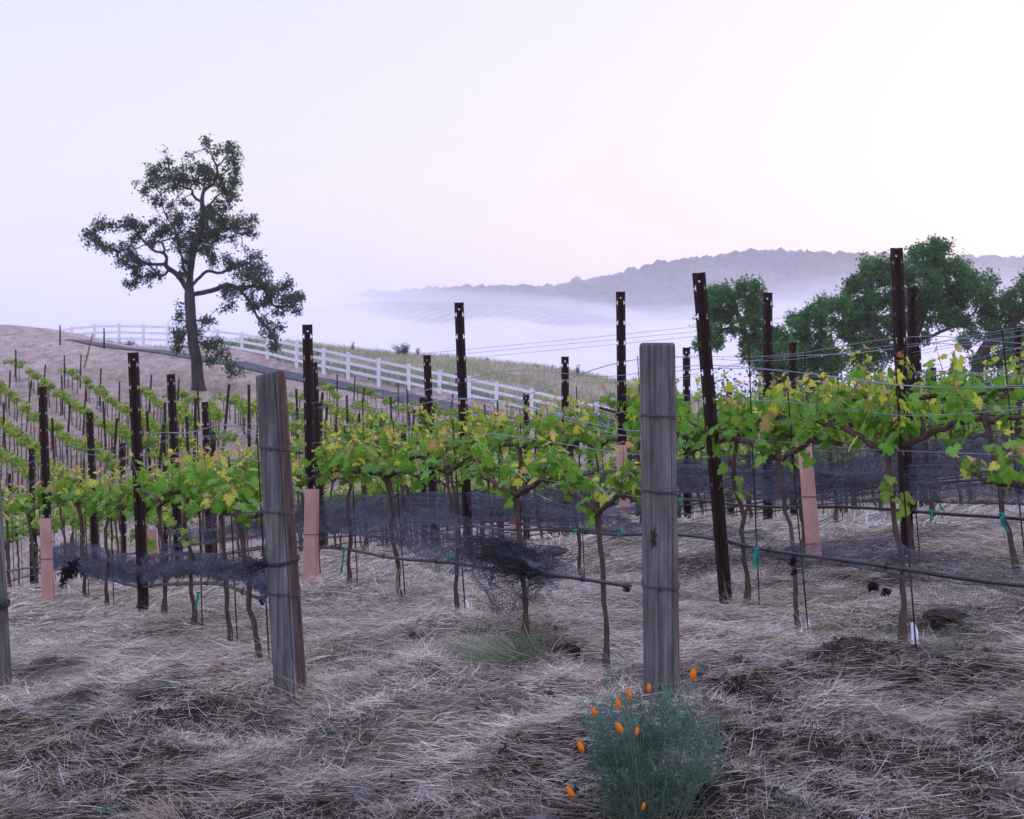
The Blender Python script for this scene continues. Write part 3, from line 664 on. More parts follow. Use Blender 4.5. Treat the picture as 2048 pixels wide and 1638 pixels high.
# --- wooden end posts
def wood_post(name_label, base, top, wid, dep, corner, seed, strip=None, slant=0.0):
    base = np.array(base); top = np.array(top); dv = top - base
    root = thing('wooden_post', base, name_label, 'post', 'wooden end posts of the vine rows')
    n_ = 180; th = np.linspace(0, 2 * np.pi, n_, endpoint=False); e = corner
    cx = np.sign(np.cos(th)) * np.abs(np.cos(th)) ** e * wid / 2; cy = np.sign(np.sin(th)) * np.abs(np.sin(th)) ** e * dep / 2
    zs = np.concatenate([np.linspace(-.25, 1.0, 46) if False else np.linspace(-.15, .985, 44), [.994, 1.0]]); m = MB(); rings = []
    for i_, z in enumerate(zs):
        c = dv * z; wob = 1 + .02 * (vnoise(th * 1.3 + seed, np.full(n_, z * 3), 4) - .5) - sum(dp * np.exp(-((np.mod(th - a0 - .05 * np.sin(z * 5 + a0) + np.pi, 2 * np.pi) - np.pi) / .035) ** 2) * smooth(z0_, z0_ + .1, z) for a0, dp, z0_ in ((4.45, .05, .35), (5.05, .11, -.2), (5.9, .10, -.2), (3.5, .10, .1)))
        sh = 1.0 + .10 * (1 - z) * (seed == 1); k_ = .985 if z >= .994 else 1.0
        if z >= 1.0: k_ = .93
        zz = c[2] + slant * cx / wid * (z ** 8)
        rings.append(np.stack([c[0] + cx * wob * sh * k_, c[1] + cy * wob * sh * k_, np.full(n_, 0) + zz], -1))
    v = np.concatenate(rings); i, j = np.meshgrid(np.arange(len(zs) - 1), np.arange(n_), indexing='ij')
    f = np.stack([i * n_ + j, i * n_ + (j + 1) % n_, (i + 1) * n_ + (j + 1) % n_, (i + 1) * n_ + j], -1).reshape(-1, 4)
    ang = np.arctan2(cy, cx); tsel = np.tile((cx / wid > (.30 if seed == 1 else .9)).astype(float), len(zs))[:, None]; tint3 = tsel * np.array([.72, .50, .46]) + (1 - tsel)
    m.add(v, f, 0, tint3); ctr = rings[-1].mean(0)
    m.add(np.vstack([rings[-1], ctr]), [(k_, (k_ + 1) % n_, n_) for k_ in range(n_)], 0, (.55, .5, .5))
    m.obj('timber', M['wood'], root, smooth=False)
    if strip:  # long brown slab where the outer wood has split off
        m2 = MB(); zs2 = np.linspace(-.1, .995, 20)
        for a_ in range(19):
            pass
        sec = [(wid * .40, -dep * .47), (wid * .52, -dep * .36), (wid * .56, -dep * .05), (wid * .50, dep * .2), (wid * .38, dep * .2)]
        V = []
        for z in zs2:
            c = dv * z; sh = 1.0 + .10 * (1 - z)
            V += [(c[0] + x * sh, c[1] + y * sh, c[2] - .012) for x, y in sec]
        k_ = len(sec); i, j = np.meshgrid(np.arange(len(zs2) - 1), np.arange(k_), indexing='ij')
        f = np.stack([i * k_ + j, i * k_ + (j + 1) % k_, (i + 1) * k_ + (j + 1) % k_, (i + 1) * k_ + j], -1).reshape(-1, 4)
        m2.add(V, f); m2.add(V[-k_:], [list(range(k_))]); m2.obj('split_face', M['woodbrown'], root)
    return root, dv, wid, dep
def wraps(root, dv, wid, dep, zs, seed):
    rr = np.random.default_rng(seed)
    for z in zs:
        m = MB()
        for k in range(2):
            th = np.linspace(0, 2 * np.pi, 40); c = dv * (z + .006 * k)
            e = .55
            x = np.sign(np.cos(th)) * np.abs(np.cos(th)) ** e * (wid / 2 * 1.09); y = np.sign(np.sin(th)) * np.abs(np.sin(th)) ** e * (dep / 2 * 1.09)
            p = np.stack([c[0] + x, c[1] + y, c[2] + .006 * np.sin(th * 2 + k) + rr.normal(0, .0008, 40) + np.where(y > 0, .01, 0)], -1)
            add_tube(m, p, .0022, 5)
        c = dv * z; st = c + np.array([rr.uniform(-.02, .02), -dep / 2 * 1.12, 0])
        add_tube(m, [st + [0, 0, -.012], st + [.003, -.006, 0], st + [-.002, -.004, .014]], .004, 5)
        m.obj('wire_wrap', M['oldwire'], root)
bC = P(1324, 1412, 6.2); bC[2] = G(bC[0], bC[1]) - .02
rC = wood_post('grey upright wooden end post with cracked knot, poppies at its foot', bC, P(1314, 687, 6.2), .150, .14, .42, 3)
wraps(*rC, [.795, .585, .32], 1)
m = MB()   # dark knot with a star crack
dvC = rC[1]
for a_ in (20, 75, 130, 200, 255, 310):
    c = dvC * .46 + np.array([-.035, -.0715, 0]); e_ = c + np.array([math.cos(R(a_)) * .018, -.001, math.sin(R(a_)) * .05])
    add_tube(m, [c, (c + e_) / 2 + [.003, -.0005, 0], e_], [.006, .004, .001], 5)
m.obj('knot', M['clod'], rC[0])
bB = P(582, 1402, 7.0); bB[2] = G(bB[0], bB[1]) - .02
rB = wood_post('leaning wooden end post with a brown split side and slanted top', bB, P(541, 747, 7.0), .142, .15, .72, 1, slant=.03)
wraps(*rB, [.77, .575, .325], 2)
bA = P(-6, 1390, 7.6); bA[2] = G(bA[0], bA[1]) - .02
rA = wood_post('wooden end post cut off by the left edge of the picture', bA, P(-42, 770, 7.6), .16, .15, .8, 5)
wraps(*rA, [.63, .33], 4)
# black net cord knotted round the two left posts
def net_cord(r_, z, tail, lab, seed):
    rr = np.random.default_rng(seed); root, dv, wid, dep = r_; o = np.array(root.location); m = MB()
    for k in range(16):
        th = np.linspace(0, 2 * np.pi, 30); c = dv * z
        x = np.cos(th) * (wid / 2 * 1.14 + rr.uniform(0, .006)); y = np.sin(th) * (dep / 2 * 1.14 + rr.uniform(0, .006))
        add_tube(m, np.stack([c[0] + x, c[1] + y, c[2] + rr.normal(0, .007) + .012 * np.sin(th) + .01 * np.cos(th) + rr.normal(0, .0012, 30)], -1), .0016, 3)
    c = dv * z + np.array([-wid / 2 * 1.1, -dep * .3, -.01])
    for k in range(60):
        p = np.cumsum(rr.normal(0, .012, (12, 3)), 0) * [1, .7, .7] + c + np.linspace(0, 1, 12)[:, None] * np.array(tail)
        add_tube(m, p, .0013, 3)
    ob = m.obj('knotted_cord', M['darknet'], loc=o); tag(ob, lab, 'cord')
net_cord(rB, .425, (-.10, -.02, -.02), 'black netting cord wound round the leaning wooden post', 5)
net_cord(rA, .31, (.03, -.01, -.02), 'black netting cord wound round the post at left edge', 6)

# --- vine meshes
def leaf_template():
    a = np.array([-158, -135, -118, -100, -82, -62, -44, -28, -14, 0, 14, 28, 44, 62, 82, 100, 118, 135, 158])
    r_ = np.array([.34, .62, .56, .72, .60, .80, .56, .80, .90, 1.08, .90, .80, .56, .80, .60, .72, .56, .62, .34])
    v = [(0, 0, 0)]
    for k, (aa, rr) in enumerate(zip(a, r_)):
        x = rr * math.sin(R(aa)); y = rr * math.cos(R(aa)); z = -.16 * (x * x) - .10 * (y * y) + .05 * math.sin(k * 2.1)
        v.append((x, y, z))
    f = [(0, k + 1, k) for k in range(1, len(a))]
    return np.array(v), np.array(f)
LV, LF = leaf_template()
def add_vine_leaves(mb, pos, out, size, cols, r_):
    n_ = len(pos); z = np.array([0, 0, 1.0])
    # leaf lamina: tip direction = outward + droop ; normal = up/outwards with scatter
    y = out + np.array([0, 0, -.55]) + r_.normal(0, .35, (n_, 3)); y /= np.linalg.norm(y, axis=1)[:, None]
    nn = out * .75 + z * .55 + r_.normal(0, .40, (n_, 3)); nn -= y * (nn * y).sum(1)[:, None]; nn /= np.linalg.norm(nn, axis=1)[:, None]
    x = np.cross(y, nn); s = size[:, None, None] * .5
    bend = r_.uniform(.3, 2.2, (n_, 1, 1))
    V = pos[:, None] + s * (LV[None, :, 0:1] * x[:, None] * r_.uniform(.85, 1.05, (n_, 1, 1)) + LV[None, :, 1:2] * y[:, None] + bend * LV[None, :, 2:3] * nn[:, None])
    Fc = (np.arange(n_)[:, None, None] * len(LV) + LF[None]).reshape(-1, 3)
    cc = np.repeat(cols, len(LV), 0).reshape(n_, len(LV), 3).copy(); cc[:, 0] *= 1.25
    mb.add(V.reshape(-1, 3), Fc, 0, np.clip(cc.reshape(-1, 3), 0, 1))
def make_vine(seed, lush=1.0, low=False, stake=True, wrap=False, Hc=.84):
    r_ = np.random.default_rng(seed)
    root = thing('grape_vine', (0, 0, -50), 'x', 'vine')
    lean = r_.uniform(.06, .16); tr = MB()
    zz = np.linspace(-.05, Hc, 14); kx_ = lean * (zz / Hc) + .018 * np.cumsum(r_.normal(0, 1, 14)) * .5; ky_ = .010 * np.cumsum(r_.normal(0, 1, 14))
    rad = np.interp(zz, [-.05, .03, .15, Hc * .9, Hc], [.026, .020, .0135, .0125, .019]) * r_.uniform(.85, 1.15) * (1 + r_.normal(0, .07, 14))
    p = np.stack([kx_, ky_, zz], -1); add_tube(tr, p, rad, 8); tr.obj('trunk', M['bark'], root, smooth=True)
    head = p[-1]; co = MB(); arms = []
    for s in (-1, 1):
        L = .50; t = np.linspace(0, 1, 12); q = head + np.stack([s * L * t, r_.normal(0, .008, 12), -.05 * (1 - t) ** 3 + .035 * np.sin(t * 3 + seed) + r_.normal(0, .006, 12) + .01], -1)
        q[0] = head - [0, 0, .03]; add_tube(co, q, np.interp(t, [0, 1], [.0155, .010]) * (1 + r_.normal(0, .12, 12)), 7); arms.append(q)
    co.obj('cordon', M['bark'], root, smooth=True)
    sh = MB(); lp, lo, ls, lc = [], [], [], []
    nsh = int(r_.integers(10, 14) * lush)
    for k in range(nsh):
        q = arms[k % 2]; st = q[int(r_.integers(1, 12))] if r_.random() > .12 else head
        hgt = r_.uniform(.10, .36) * (1.0 if r_.random() > .15 else .5); t = np.linspace(0, 1, 9)
        dx, dy = r_.normal(0, .10), r_.normal(0, .07)
        pth = st + np.stack([dx * t + .02 * np.sin(t * 5 + k), dy * t * (1.2 - .2 * t), hgt * t - .05 * (t > .8) * (t - .8) * 5], -1)
        add_tube(sh, pth, np.interp(t, [0, 1], [.0042, .0015]), 4)
        nl = int(4 + hgt * 16)
        for j in range(nl):
            tt = (j + .5) / nl; pp = np.array([np.interp(tt, t, pth[:, c]) for c in range(3)])
            az = j * 2.4 + k + r_.normal(0, .5); o_ = np.array([math.cos(az) * .75, math.sin(az), r_.uniform(-.1, .3)]); o_ /= np.linalg.norm(o_)
            if o_[1] > .3 and r_.random() < .2: o_[1] *= -1
            size = np.interp(tt, [0, .45, .8, 1], [.128, .115, .066, .034]) * r_.uniform(.7, 1.2)
            pet = size * r_.uniform(.25, .6); base = pp + o_ * pet
            if size > .06: add_tube(sh, [pp, base], .0012, 3, cap=False)
            young = np.clip((tt - .48) * 2.6 + r_.normal(0, .25), 0, 1)
            mat_ = np.array([.14, .31, .024]) * r_.uniform(.65, 1.25); yel = np.array([.56, .54, .06]); brz = np.array([.56, .30, .12])
            c_ = mat_ * (1 - young) + (yel if r_.random() < .66 else brz) * young
            if r_.random() < .10: c_ = np.array([.46, .48, .06])
            lp.append(base); lo.append(o_); ls.append(size); lc.append(c_)
    # foliage hanging just under the cordon and close to it
    for k in range(int(24 * lush)):
        q = arms[k % 2][int(r_.integers(0, 12))]; az = r_.uniform(0, 6.28); o_ = np.array([math.cos(az) * .6, math.sin(az), -.1])
        lp.append(q + [r_.normal(0, .05), r_.normal(0, .06), r_.uniform(-.07, .16)]); lo.append(o_ / np.linalg.norm(o_)); ls.append(r_.uniform(.08, .14))
        lc.append(np.array([.14, .30, .026]) * r_.uniform(.6, 1.2))
    if low:
        for k in range(9):
            az = r_.uniform(0, 6.28); o_ = np.array([math.cos(az), math.sin(az), 0]); zc = r_.uniform(.50, .70)
            lp.append(np.array([np.interp(zc, zz, kx_), np.interp(zc, zz, ky_), zc]) + o_ * .07); lo.append(o_); ls.append(r_.uniform(.07, .13)); lc.append(np.array([.17, .28, .03]) * r_.uniform(.7, 1.3))
    lv = MB(); add_vine_leaves(lv, np.array(lp), np.array(lo), np.array(ls), np.array(lc), r_)
    sh.obj('shoots', M['shoot'], root); lv.obj('leaves', M['leaf'], root, smooth=False)
    if stake:
        s_ = MB(); ht = r_.uniform(1.0, 1.28); x0 = -.035; add_tube(s_, [(x0 - .01, -.03, -.05), (x0 + lean * .6, -.03, ht * .5), (x0 + lean * 1.1, -.025, ht)], .0042, 5)
        s_.obj('stake', M['steel'], root)
    if wrap:
        w_ = MB(); add_tube(w_, [(-.02, -.045, .0), (-.012, -.05, .05), (-.004, -.045, .085)], [.022, .018, .010], 7); w_.obj('base_wrap', M['paper'], root, smooth=True)
    return root
variants = [make_vine(100 + k, lush=(1.0, 1.15, .9, 1.2, 1.0, 1.1, .8, 1.05)[k], low=(k in (2, 5)), stake=(k != 6), wrap=(k in (0, 5))) for k in range(8)]
used = [False] * 8
def put_vine(vi, x, y, ang, sx_, zs_, label, group='grape vines of the near rows'):
    o = variants[vi]
    if used[vi]: o = copy_tree(variants[vi])
    used[vi] = True
    o.location = (float(x), float(y), G(x, y)); o.rotation_euler = (0, 0, ang); o.scale = (sx_, 1, zs_)
    o['label'] = label; o['group'] = group
    return o
VSPOT = {'B': [7.5, 8.1, 8.9, 9.75, 10.62, 11.4, 12.2, 13.0], 'C': [6.65, 7.44, 8.29, 9.19, 10.06, 10.85, 11.7, 12.55], 'D': [5.92, 6.96, 7.76, 8.33, 9.05, 10.0, 10.8, 11.7, 12.5, 13.3]}
vk = 0; vines_xy = {}
for r in rows:
    path = row_path(r); ys = path[:, 1]; xs = path[:, 0]
    dv = path[-1] - path[1]; ang = math.atan2(dv[1], dv[0])
    if r in VSPOT: dlist = list(VSPOT[r]); d = dlist[-1] + .85
    else: dlist = []; d = ys[0] + .7
    while d < ys[-1] + .5: dlist.append(d); d += .86
    k = 0; vines_xy[r] = []
    for d in dlist:
        x = np.interp(d, ys, xs)
        if d > ys[-1]: x = xs[-1] + (d - ys[-1]) * dv[0] / dv[1]
        if r in VSPOT and r == 'D' and 8.2 < d < 8.5: x += .08
        vines_xy[r].append((x, d))
        sxv = {9.05: .5, 10.0: .62}.get(round(d, 2), 1.0) if r == 'D' else (.68 if r == 'C' and d < 7 else 1.0)
        px = 1024 + x / d * F
        if not (-170 < px < 2210): continue
        vi = [3, 1, 0, 4, 7, 2, 6, 5][vk % 8] if r not in 'CD' else {'C': [6, 6, 0, 1, 3, 4, 5, 7], 'D': [4, 5, 0, 2, 7, 1, 3, 4]}[r][k % 8]
        put_vine(vi, x, d, ang, sxv * random.uniform(.92, 1.06), {'B': 1.0, 'C': 1.0, 'D': 1.19, 'E': 1.12}.get(r, 1.05) * random.uniform(.96, 1.04), 'leafy grape vine, %s %s' % (ORD[k], ROWNAME[r]))
        vk += 1; k += 1
for vi in range(8):
    if not used[vi]: bpy.data.objects.remove(variants[vi])

# --- trellis wires and drip hoses, one object each
def along(r, dmin=None, dmax=None, n_=120, h=lambda d: .8, seed=0, sag=.03, wob=.01, yoff=0.0, xoff=0.0):
    path = row_path(r); rr = np.random.default_rng(seed); y = np.linspace(dmin if dmin else path[0, 1], dmax if dmax else path[-1, 1], n_)
    x = np.interp(y, path[:, 1], path[:, 0]); gz = Zg(x, y, False)
    gz = np.convolve(np.pad(gz, 6, 'edge'), np.ones(13) / 13, 'valid')
    hh = np.array([h(v) for v in y]); ph = rr.uniform(0, 6)
    s = sag * np.sin(np.pi * ((y - path[1, 1]) / 2.68 % 1)) ** 2
    z = gz + hh - s + wob * np.sin(y * 1.7 + ph) + wob * .6 * np.sin(y * 4.1 + ph * 2)
    return np.stack([x + xoff, y + yoff, z], -1)
WN = {'top': (lambda d: np.interp(d, [5.7, 10.8, 14, 24], [1.20, 1.36, 1.36, 1.36])), 'cordon': (lambda d: np.interp(d, [5.7, 8, 14], [.90, .86, .84])), 'foliage': (lambda d: np.interp(d, [5.7, 10.8, 14], [1.12, 1.05, 1.15]))}
for ri, r in enumerate(rows[:11]):
    for wi, (kind, h) in enumerate(WN.items()):
        y0 = row_path(r)[0][1]
        hk = {'D': .16, 'E': .09}.get(r, .04 if r > 'E' else 0); p = along(r, h=lambda d, h=h: h(d) + hk, seed=ri * 10 + wi, sag=.06 if kind != 'cordon' else .01, wob=.010 if kind != 'cordon' else .004)
        m = MB(); rad = .0021
        add_tube(m, p, rad, 4)
        if kind == 'top':
            p2 = p.copy(); p2[:, 2] -= .02 + .025 * np.sin(p[:, 1] * 1.1 + ri); p2[:, 1] += .02; add_tube(m, p2, .0018, 4)
        ob = m.obj('trellis_wire', M['wire'])
        tag(ob, '%s wire strung %s' % ({'top': 'upper doubled trellis', 'cordon': 'straight vine-arm', 'foliage': 'loose middle foliage'}[kind], ROWNAME[r]), 'wire', 'trellis wires')
HN = {'B': (7.48, lambda d: np.interp(d, [7.2, 8.2, 9.5, 12, 20], [.39, .33, .26, .25, .3])), 'C': (6.50, lambda d: np.interp(d, [6.4, 7.4, 8.3, 9.2, 10, 11, 20], [.47, .335, .325, .30, .26, .25, .3])),
      'D': (None, lambda d: np.interp(d, [5.7, 6.96, 8, 8.6, 9.5, 11, 20], [.49, .455, .42, .39, .34, .32, .32])), 'E': (None, lambda d: np.interp(d, [5.7, 9, 12, 20], [.32, .31, .28, .3]))}
for ri, r in enumerate(rows[:10]):
    d0, h = HN.get(r, (None, lambda d: .32))
    p = along(r, dmin=d0, h=h, seed=200 + ri, sag=.0, wob=.012, yoff=-.03, n_=160)
    m = MB(); add_tube(m, p, .0105, 8)
    for k in range(4, len(p) - 2, 9):   # hose clips
        t = p[k + 1] - p[k]; t /= np.linalg.norm(t)
        add_tube(m, [p[k] - t * .008, p[k] + t * .008], .016, 7)
        add_tube(m, [p[k] + [0, 0, .012], p[k] + [.006, 0, .03], p[k] + [.012, 0, .016]], .003, 4)
    if r in 'BC':
        e = p[0]; t = p[1] - p[0]; t /= np.linalg.norm(t)
        add_tube(m, [e - t * .035, e - t * .02, e, e + t * .02], [.014, .019, .019, .012], 8)
        add_tube(m, [e - t * .03, e - t * .02 + [0, 0, -.02], e + t * .02 + [0, 0, -.024]], [.010, .013, .005], 6)
    ob = m.obj('drip_hose', M['hose'], smooth=True); tag(ob, 'black drip irrigation hose hung %s' % ROWNAME[r], 'hose', 'drip hoses')
    if r in 'BC':
        e = p[0]; W_ = P(*WOOD[r]); w_ = MB(); tgt = np.array([W_[0] - .05, W_[1] - .05, e[2] - .01])
        add_tube(w_, [e, (e + tgt) / 2 + [0, 0, -.01], tgt], .0022, 4); add_tube(w_, [e + [0, 0, .01], (e + tgt) / 2 + [0, .01, .012], tgt + [0, 0, .01]], .0018, 4)
        ob = w_.obj('tie_wire', M['wire']); tag(ob, 'short twisted wire from hose end to the %s wooden post' % {'B': 'leaning', 'C': 'upright'}[r], 'wire')

# --- bird netting gathered along the rows: real strands
def netting(r, d0, d1, zlo, zhi, layers, cell, seed, label, spread=.10, wid=.0013, bunch=None, fuzz=0.0):
    rr = np.random.default_rng(seed); path = row_path(r)
    L = np.hypot(*(np.array([np.interp(d1, path[:, 1], path[:, 0]), d1]) - np.array([np.interp(d0, path[:, 1], path[:, 0]), d0])))
    ns = int(L / cell); Hh = 1.0; nt = layers
    s = np.linspace(0, 1, ns)[:, None] * np.ones((1, nt)); t = np.ones((ns, 1)) * np.linspace(0, 1, nt)[None]
    y = d0 + (d1 - d0) * s; x = np.interp(y, path[:, 1], path[:, 0]); gz = Zg(x, y, False)
    lo = np.interp(s, np.linspace(0, 1, len(zlo)), zlo); hi = np.interp(s, np.linspace(0, 1, len(zhi)), zhi)
    folds = .5 - .5 * np.cos(t * np.pi * (nt * cell / .42) + 3 * fbm(s * 5, t * 2, seed, 2))
    z = gz + lo + (hi - lo) * np.clip(folds * .55 + t * .45 + .22 * (fbm(s * 9 + 3, t * 3, seed + 5, 3) - .5), 0, 1.05)
    dx = .5 * cell * (np.arange(nt) % 2)[None]; sway = (fbm(s * 7, t * 6 + 9, seed + 8, 3) - .5) * 2
    x = x + sway * spread * 1.0 + rr.normal(0, cell * .10, x.shape); y = y + dx * .8 + (fbm(s * 6 + 4, t * 8, seed + 3, 3) - .5) * spread * 2
    z = z + rr.normal(0, cell * .12, z.shape) + fuzz * rr.normal(0, 1, z.shape)
    if bunch:
        bs, bw, bz, amt = bunch; g = amt * np.exp(-((s - bs) / bw) ** 2); z = z * (1 - g) + (gz + bz + (z - gz - bz) * .25) * g
    V = np.stack([x, y, z], -1); m = MB()
    def seg(A, B):
        A = A.reshape(-1, 3); B = B.reshape(-1, 3); d_ = B - A; wv = np.cross(d_, np.array([0, -1.0, .3]) + rr.normal(0, .4, A.shape)); wv /= np.linalg.norm(wv, axis=1)[:, None] + 1e-9; wv *= wid / 2 * rr.uniform(.7, 1.6, (len(A), 1))
        v = np.stack([A - wv, B - wv, B + wv, A + wv], 1); m.add(v.reshape(-1, 3), np.arange(len(A) * 4).reshape(-1, 4))
    o_ = np.arange(nt - 1)
    seg(V[:-1, :-1], V[1:, 1:]); seg(V[1:, :-1], V[:-1, 1:])
    seg(V[:-1, ::6], V[1:, ::6])
    ob = m.obj('bird_net', M['net']); tag(ob, label, 'netting', 'bird nets gathered along the rows'); return ob
netting('B', 7.15, 13.8, [.44, .36, .30, .26, .24, .22, .20, .20], [.52, .50, .47, .46, .47, .46, .46, .42], 60, .019, 1, 'black bird net bunched over the hose in the row of the leaning post', spread=.15, fuzz=.014, wid=.0013)
netting('C', 7.1, 13.6, [.20, .22, .26, .26, .24, .24, .24], [.55, .60, .66, .68, .66, .62, .6], 46, .021, 2, 'black bird net drooping in the row of the upright post', spread=.14, fuzz=.006, wid=.0014, bunch=(.05, .05, .42, .6))
netting('D', 5.9, 9.4, [.27, .25, .26, .28, .30], [.66, .66, .62, .54, .48], 34, .018, 3, 'thin see-through bird net in the first row behind the upright post', spread=.05, wid=.0011)
netting('D', 9.4, 15.5, [.28, .28, .28, .28], [.54, .60, .62, .6], 62, .022, 4, 'dense dark bird net further back in the first row behind the post', spread=.12, wid=.0017)
netting('E', 6.4, 11.5, [.33, .32, .30, .30], [.60, .60, .60, .60], 70, .018, 5, 'dark bird net rolled up in the second row behind the upright post', spread=.12, wid=.0018)
netting('E', 11.5, 17, [.3, .3, .3], [.60, .62, .6], 52, .026, 6, 'dark bird net further back in the second row behind the post', spread=.12, wid=.0016)
for k, r in enumerate('FGHI'):
    netting(r, 8.5 if r == 'F' else 9.5, 17, [.32, .30, .3], [.64, .64, .6], 50, .026, 7 + k, 'dark bird net hung ' + ROWNAME[r], spread=.12, wid=.0017)
# the dense dark tangle on the hose
def tangle():
    rr = np.random.default_rng(44); m = MB(); path = row_path('C')
    for k in range(520):
        dd = rr.normal(7.68, .17) if k % 3 else rr.normal(7.45, .08); x = np.interp(dd, path[:, 1], path[:, 0]); g = G(x, dd)
        c = np.array([x, dd - .05, g + .44 + rr.normal(0, .030)])
        p = c + np.cumsum(rr.normal(0, .016, (14, 3)), 0) * [1.3, 1, .6]; p[:, 0] += np.linspace(-.08, .08, 14) * rr.choice([-1, 1])
        add_tube(m, p, .0013, 3, cap=False)
    ob = m.obj('net_tangle', M['darknet']); tag(ob, 'dense black tangle of netting on the drip hose left of the upright post', 'netting')
tangle()
def net_skirt():
    rr = np.random.default_rng(45); m = MB(); path = row_path('C'); ns, nt = 40, 22
    s, t = np.meshgrid(np.linspace(0, 1, ns), np.linspace(0, 1, nt), indexing='ij'); y = 7.30 + s * 1.0; x = np.interp(y, path[:, 1], path[:, 0])
    g = Zg(x, y, False); z = g + .42 - t * (.34 * np.sin(np.pi * np.clip(s * .9 + .12, 0, 1))) + (fbm(s * 6, t * 6, 3, 3) - .5) * .06
    x = x + (fbm(s * 8, t * 5, 12, 3) - .5) * .14 + (np.arange(nt) % 2)[None] * .012; V = np.stack([x, y - .05, z], -1)
    for A, B in ((V[:-1, :-1], V[1:, 1:]), (V[1:, :-1], V[:-1, 1:])):
        A = A.reshape(-1, 3); B = B.reshape(-1, 3); wv = np.cross(B - A, [0, -1, .2]); wv /= np.linalg.norm(wv, axis=1)[:, None]; wv *= .0013
        m.add(np.stack([A - wv, B - wv, B + wv, A + wv], 1).reshape(-1, 3), np.arange(len(A) * 4).reshape(-1, 4))
    ob = m.obj('net_skirt', M['net']); tag(ob, 'loose torn net skirt hanging under the black tangle of netting', 'netting')
net_skirt()

# --- pink cartons round young vines
def carton(px, pyb, pyt, d, topdx, label, w_=.088):
    b = P(px, pyb, d); g = G(b[0], b[1]); b[2] = g - .01; hh = (pyb - pyt) / F * d; m = MB()
    dx = topdx / F * d; s = w_ / 2
    q = []
    for z, k, o_ in ((0, 1.08, 0), (hh * .5, 1.0, dx * .5), (hh, .98, dx)):
        q += [(-s * k + o_, -s * k, z), (s * k + o_, -s * k, z), (s * k + o_, s * k, z), (-s * k + o_, s * k, z)]
    f = [[a * 4 + i_, a * 4 + (i_ + 1) % 4, (a + 1) * 4 + (i_ + 1) % 4, (a + 1) * 4 + i_] for a in range(2) for i_ in range(4)]
    m.add(q, f); ins = [(x * .93 + o_ * .07, y * .93, z) for (x, y, z), o_ in zip(q, [0] * 4 + [dx * .5] * 4 + [dx] * 4)]
    m.add(ins, [ff[::-1] for ff in f]); m.add([q[8 + i_] for i_ in range(4)] + [ins[8 + i_] for i_ in range(4)], [(i_, (i_ + 1) % 4, 4 + (i_ + 1) % 4, 4 + i_) for i_ in range(4)])
    root = thing('vine_shelter', b, label, 'grow tube', 'pink cartons round young vines', rz=R(random.uniform(-12, 12)))
    m.obj('carton', M['tube'], root)
    t_ = MB(); zt = hh * .55; k = s * 1.07; o_ = dx * .55
    add_tube(t_, [(-k + o_, -k, zt), (k + o_, -k, zt), (k + o_, k, zt), (-k + o_, k, zt), (-k + o_, -k, zt)], .003, 4); t_.obj('tie_band', M['net'], root)
carton(621, 1168, 968, 10.5, 3, 'tall pink carton standing right behind the leaning wooden post')
carton(1252, 1045, 865, 11.55, -10, 'pink carton seen just left of the upright wooden post')
carton(1629, 1090, 853, 9.6, -20, 'tilted pink carton in the middle of the right-hand vines')
carton(98, 1208, 1030, 12.0, -7, 'pink carton near the left edge, half wrapped in netting')
carton(311, 1118, 1008, 13.6, -8, 'short pink carton beside the second steel post from the left')
carton(1031, 1062, 985, 14.6, -4, 'faint pink carton behind the netting in the centre', .08)

# --- teal plastic ties
def tie(px, py, d, ln, label, seed, n_=2):
    rr = np.random.default_rng(seed); m = MB(); c = P(px, py, d)
    add_tube(m, c + np.array([[.014 * math.cos(a), .014 * math.sin(a), .004 * math.sin(2 * a)] for a in np.linspace(0, 6.3, 12)]), .004, 4)
    for k in range(n_):
        t = np.linspace(0, 1, 8); dx = rr.uniform(-.02, .02); l = ln * (1 if k == 0 else rr.uniform(.4, .8))
        p = c + np.stack([dx * t * 1.5 + .004 * np.sin(t * 7 + k), -.02 - .01 * t + 0 * t, -l * t], -1); w = .0065
        tw = np.stack([np.cos(t * 2 + k) * w, np.sin(t * 2 + k) * w, 0 * t], -1)
        for off in (0, .0012):
            v = np.concatenate([p - tw + [0, off, 0], p + tw + [0, off, 0]]); f = [(i_, i_ + 1, 8 + i_ + 1, 8 + i_) for i_ in range(7)]
            m.add(v, f)
    ob = m.obj('plastic_tie', M['tie']); tag(ob, label, 'tie', 'teal plastic ties')
T_ = [(876, 995, 12.0, .13, 'teal tie hanging on the steel post in the centre behind the net'), (864, 1035, 12.2, .08, 'short teal tie just under the centre net tie'), (397, 1185, 8.6, .13, 'teal tie dangling below the hose between leaning post and steel post'),
      (688, 1100, 10.0, .22, 'long teal tie on the vine trunk right of the tall pink carton'), (1512, 1098, 8.0, .15, 'teal tie looped on the hose right of the leaning steel post'), (1876, 998, 8.7, .12, 'teal tie fluttering by the tall right steel post'),
      (1861, 1022, 8.6, .12, 'thin teal strip hanging from the second hose at right'), (2003, 1028, 8.1, .14, 'knotted teal ribbons on the hose at the right edge'), (1150, 1060, 9.6, .05, 'teal knot on the thin stake left of the upright post'),
      (1240, 1058, 9.1, .07, 'teal tie on the hose just left of the upright post'), (898, 1112, 8.25, .03, 'teal knot on the vine trunk at the net tangle'), (1360, 1000, 9.6, .05, 'teal tie on the hose just right of the upright post'),
      (610, 920, 10.8, .02, 'teal knot on the steel post behind the leaning wooden post'), (1667, 965, 10.2, .08, 'teal tie on the dark net behind the tilted carton'), (465, 1028, 9.2, .03, 'teal knot high on a vine trunk left of the leaning post')]
for k, q in enumerate(T_): tie(*q, seed=k, n_=3 if q[0] in (2003, 1512) else 2)

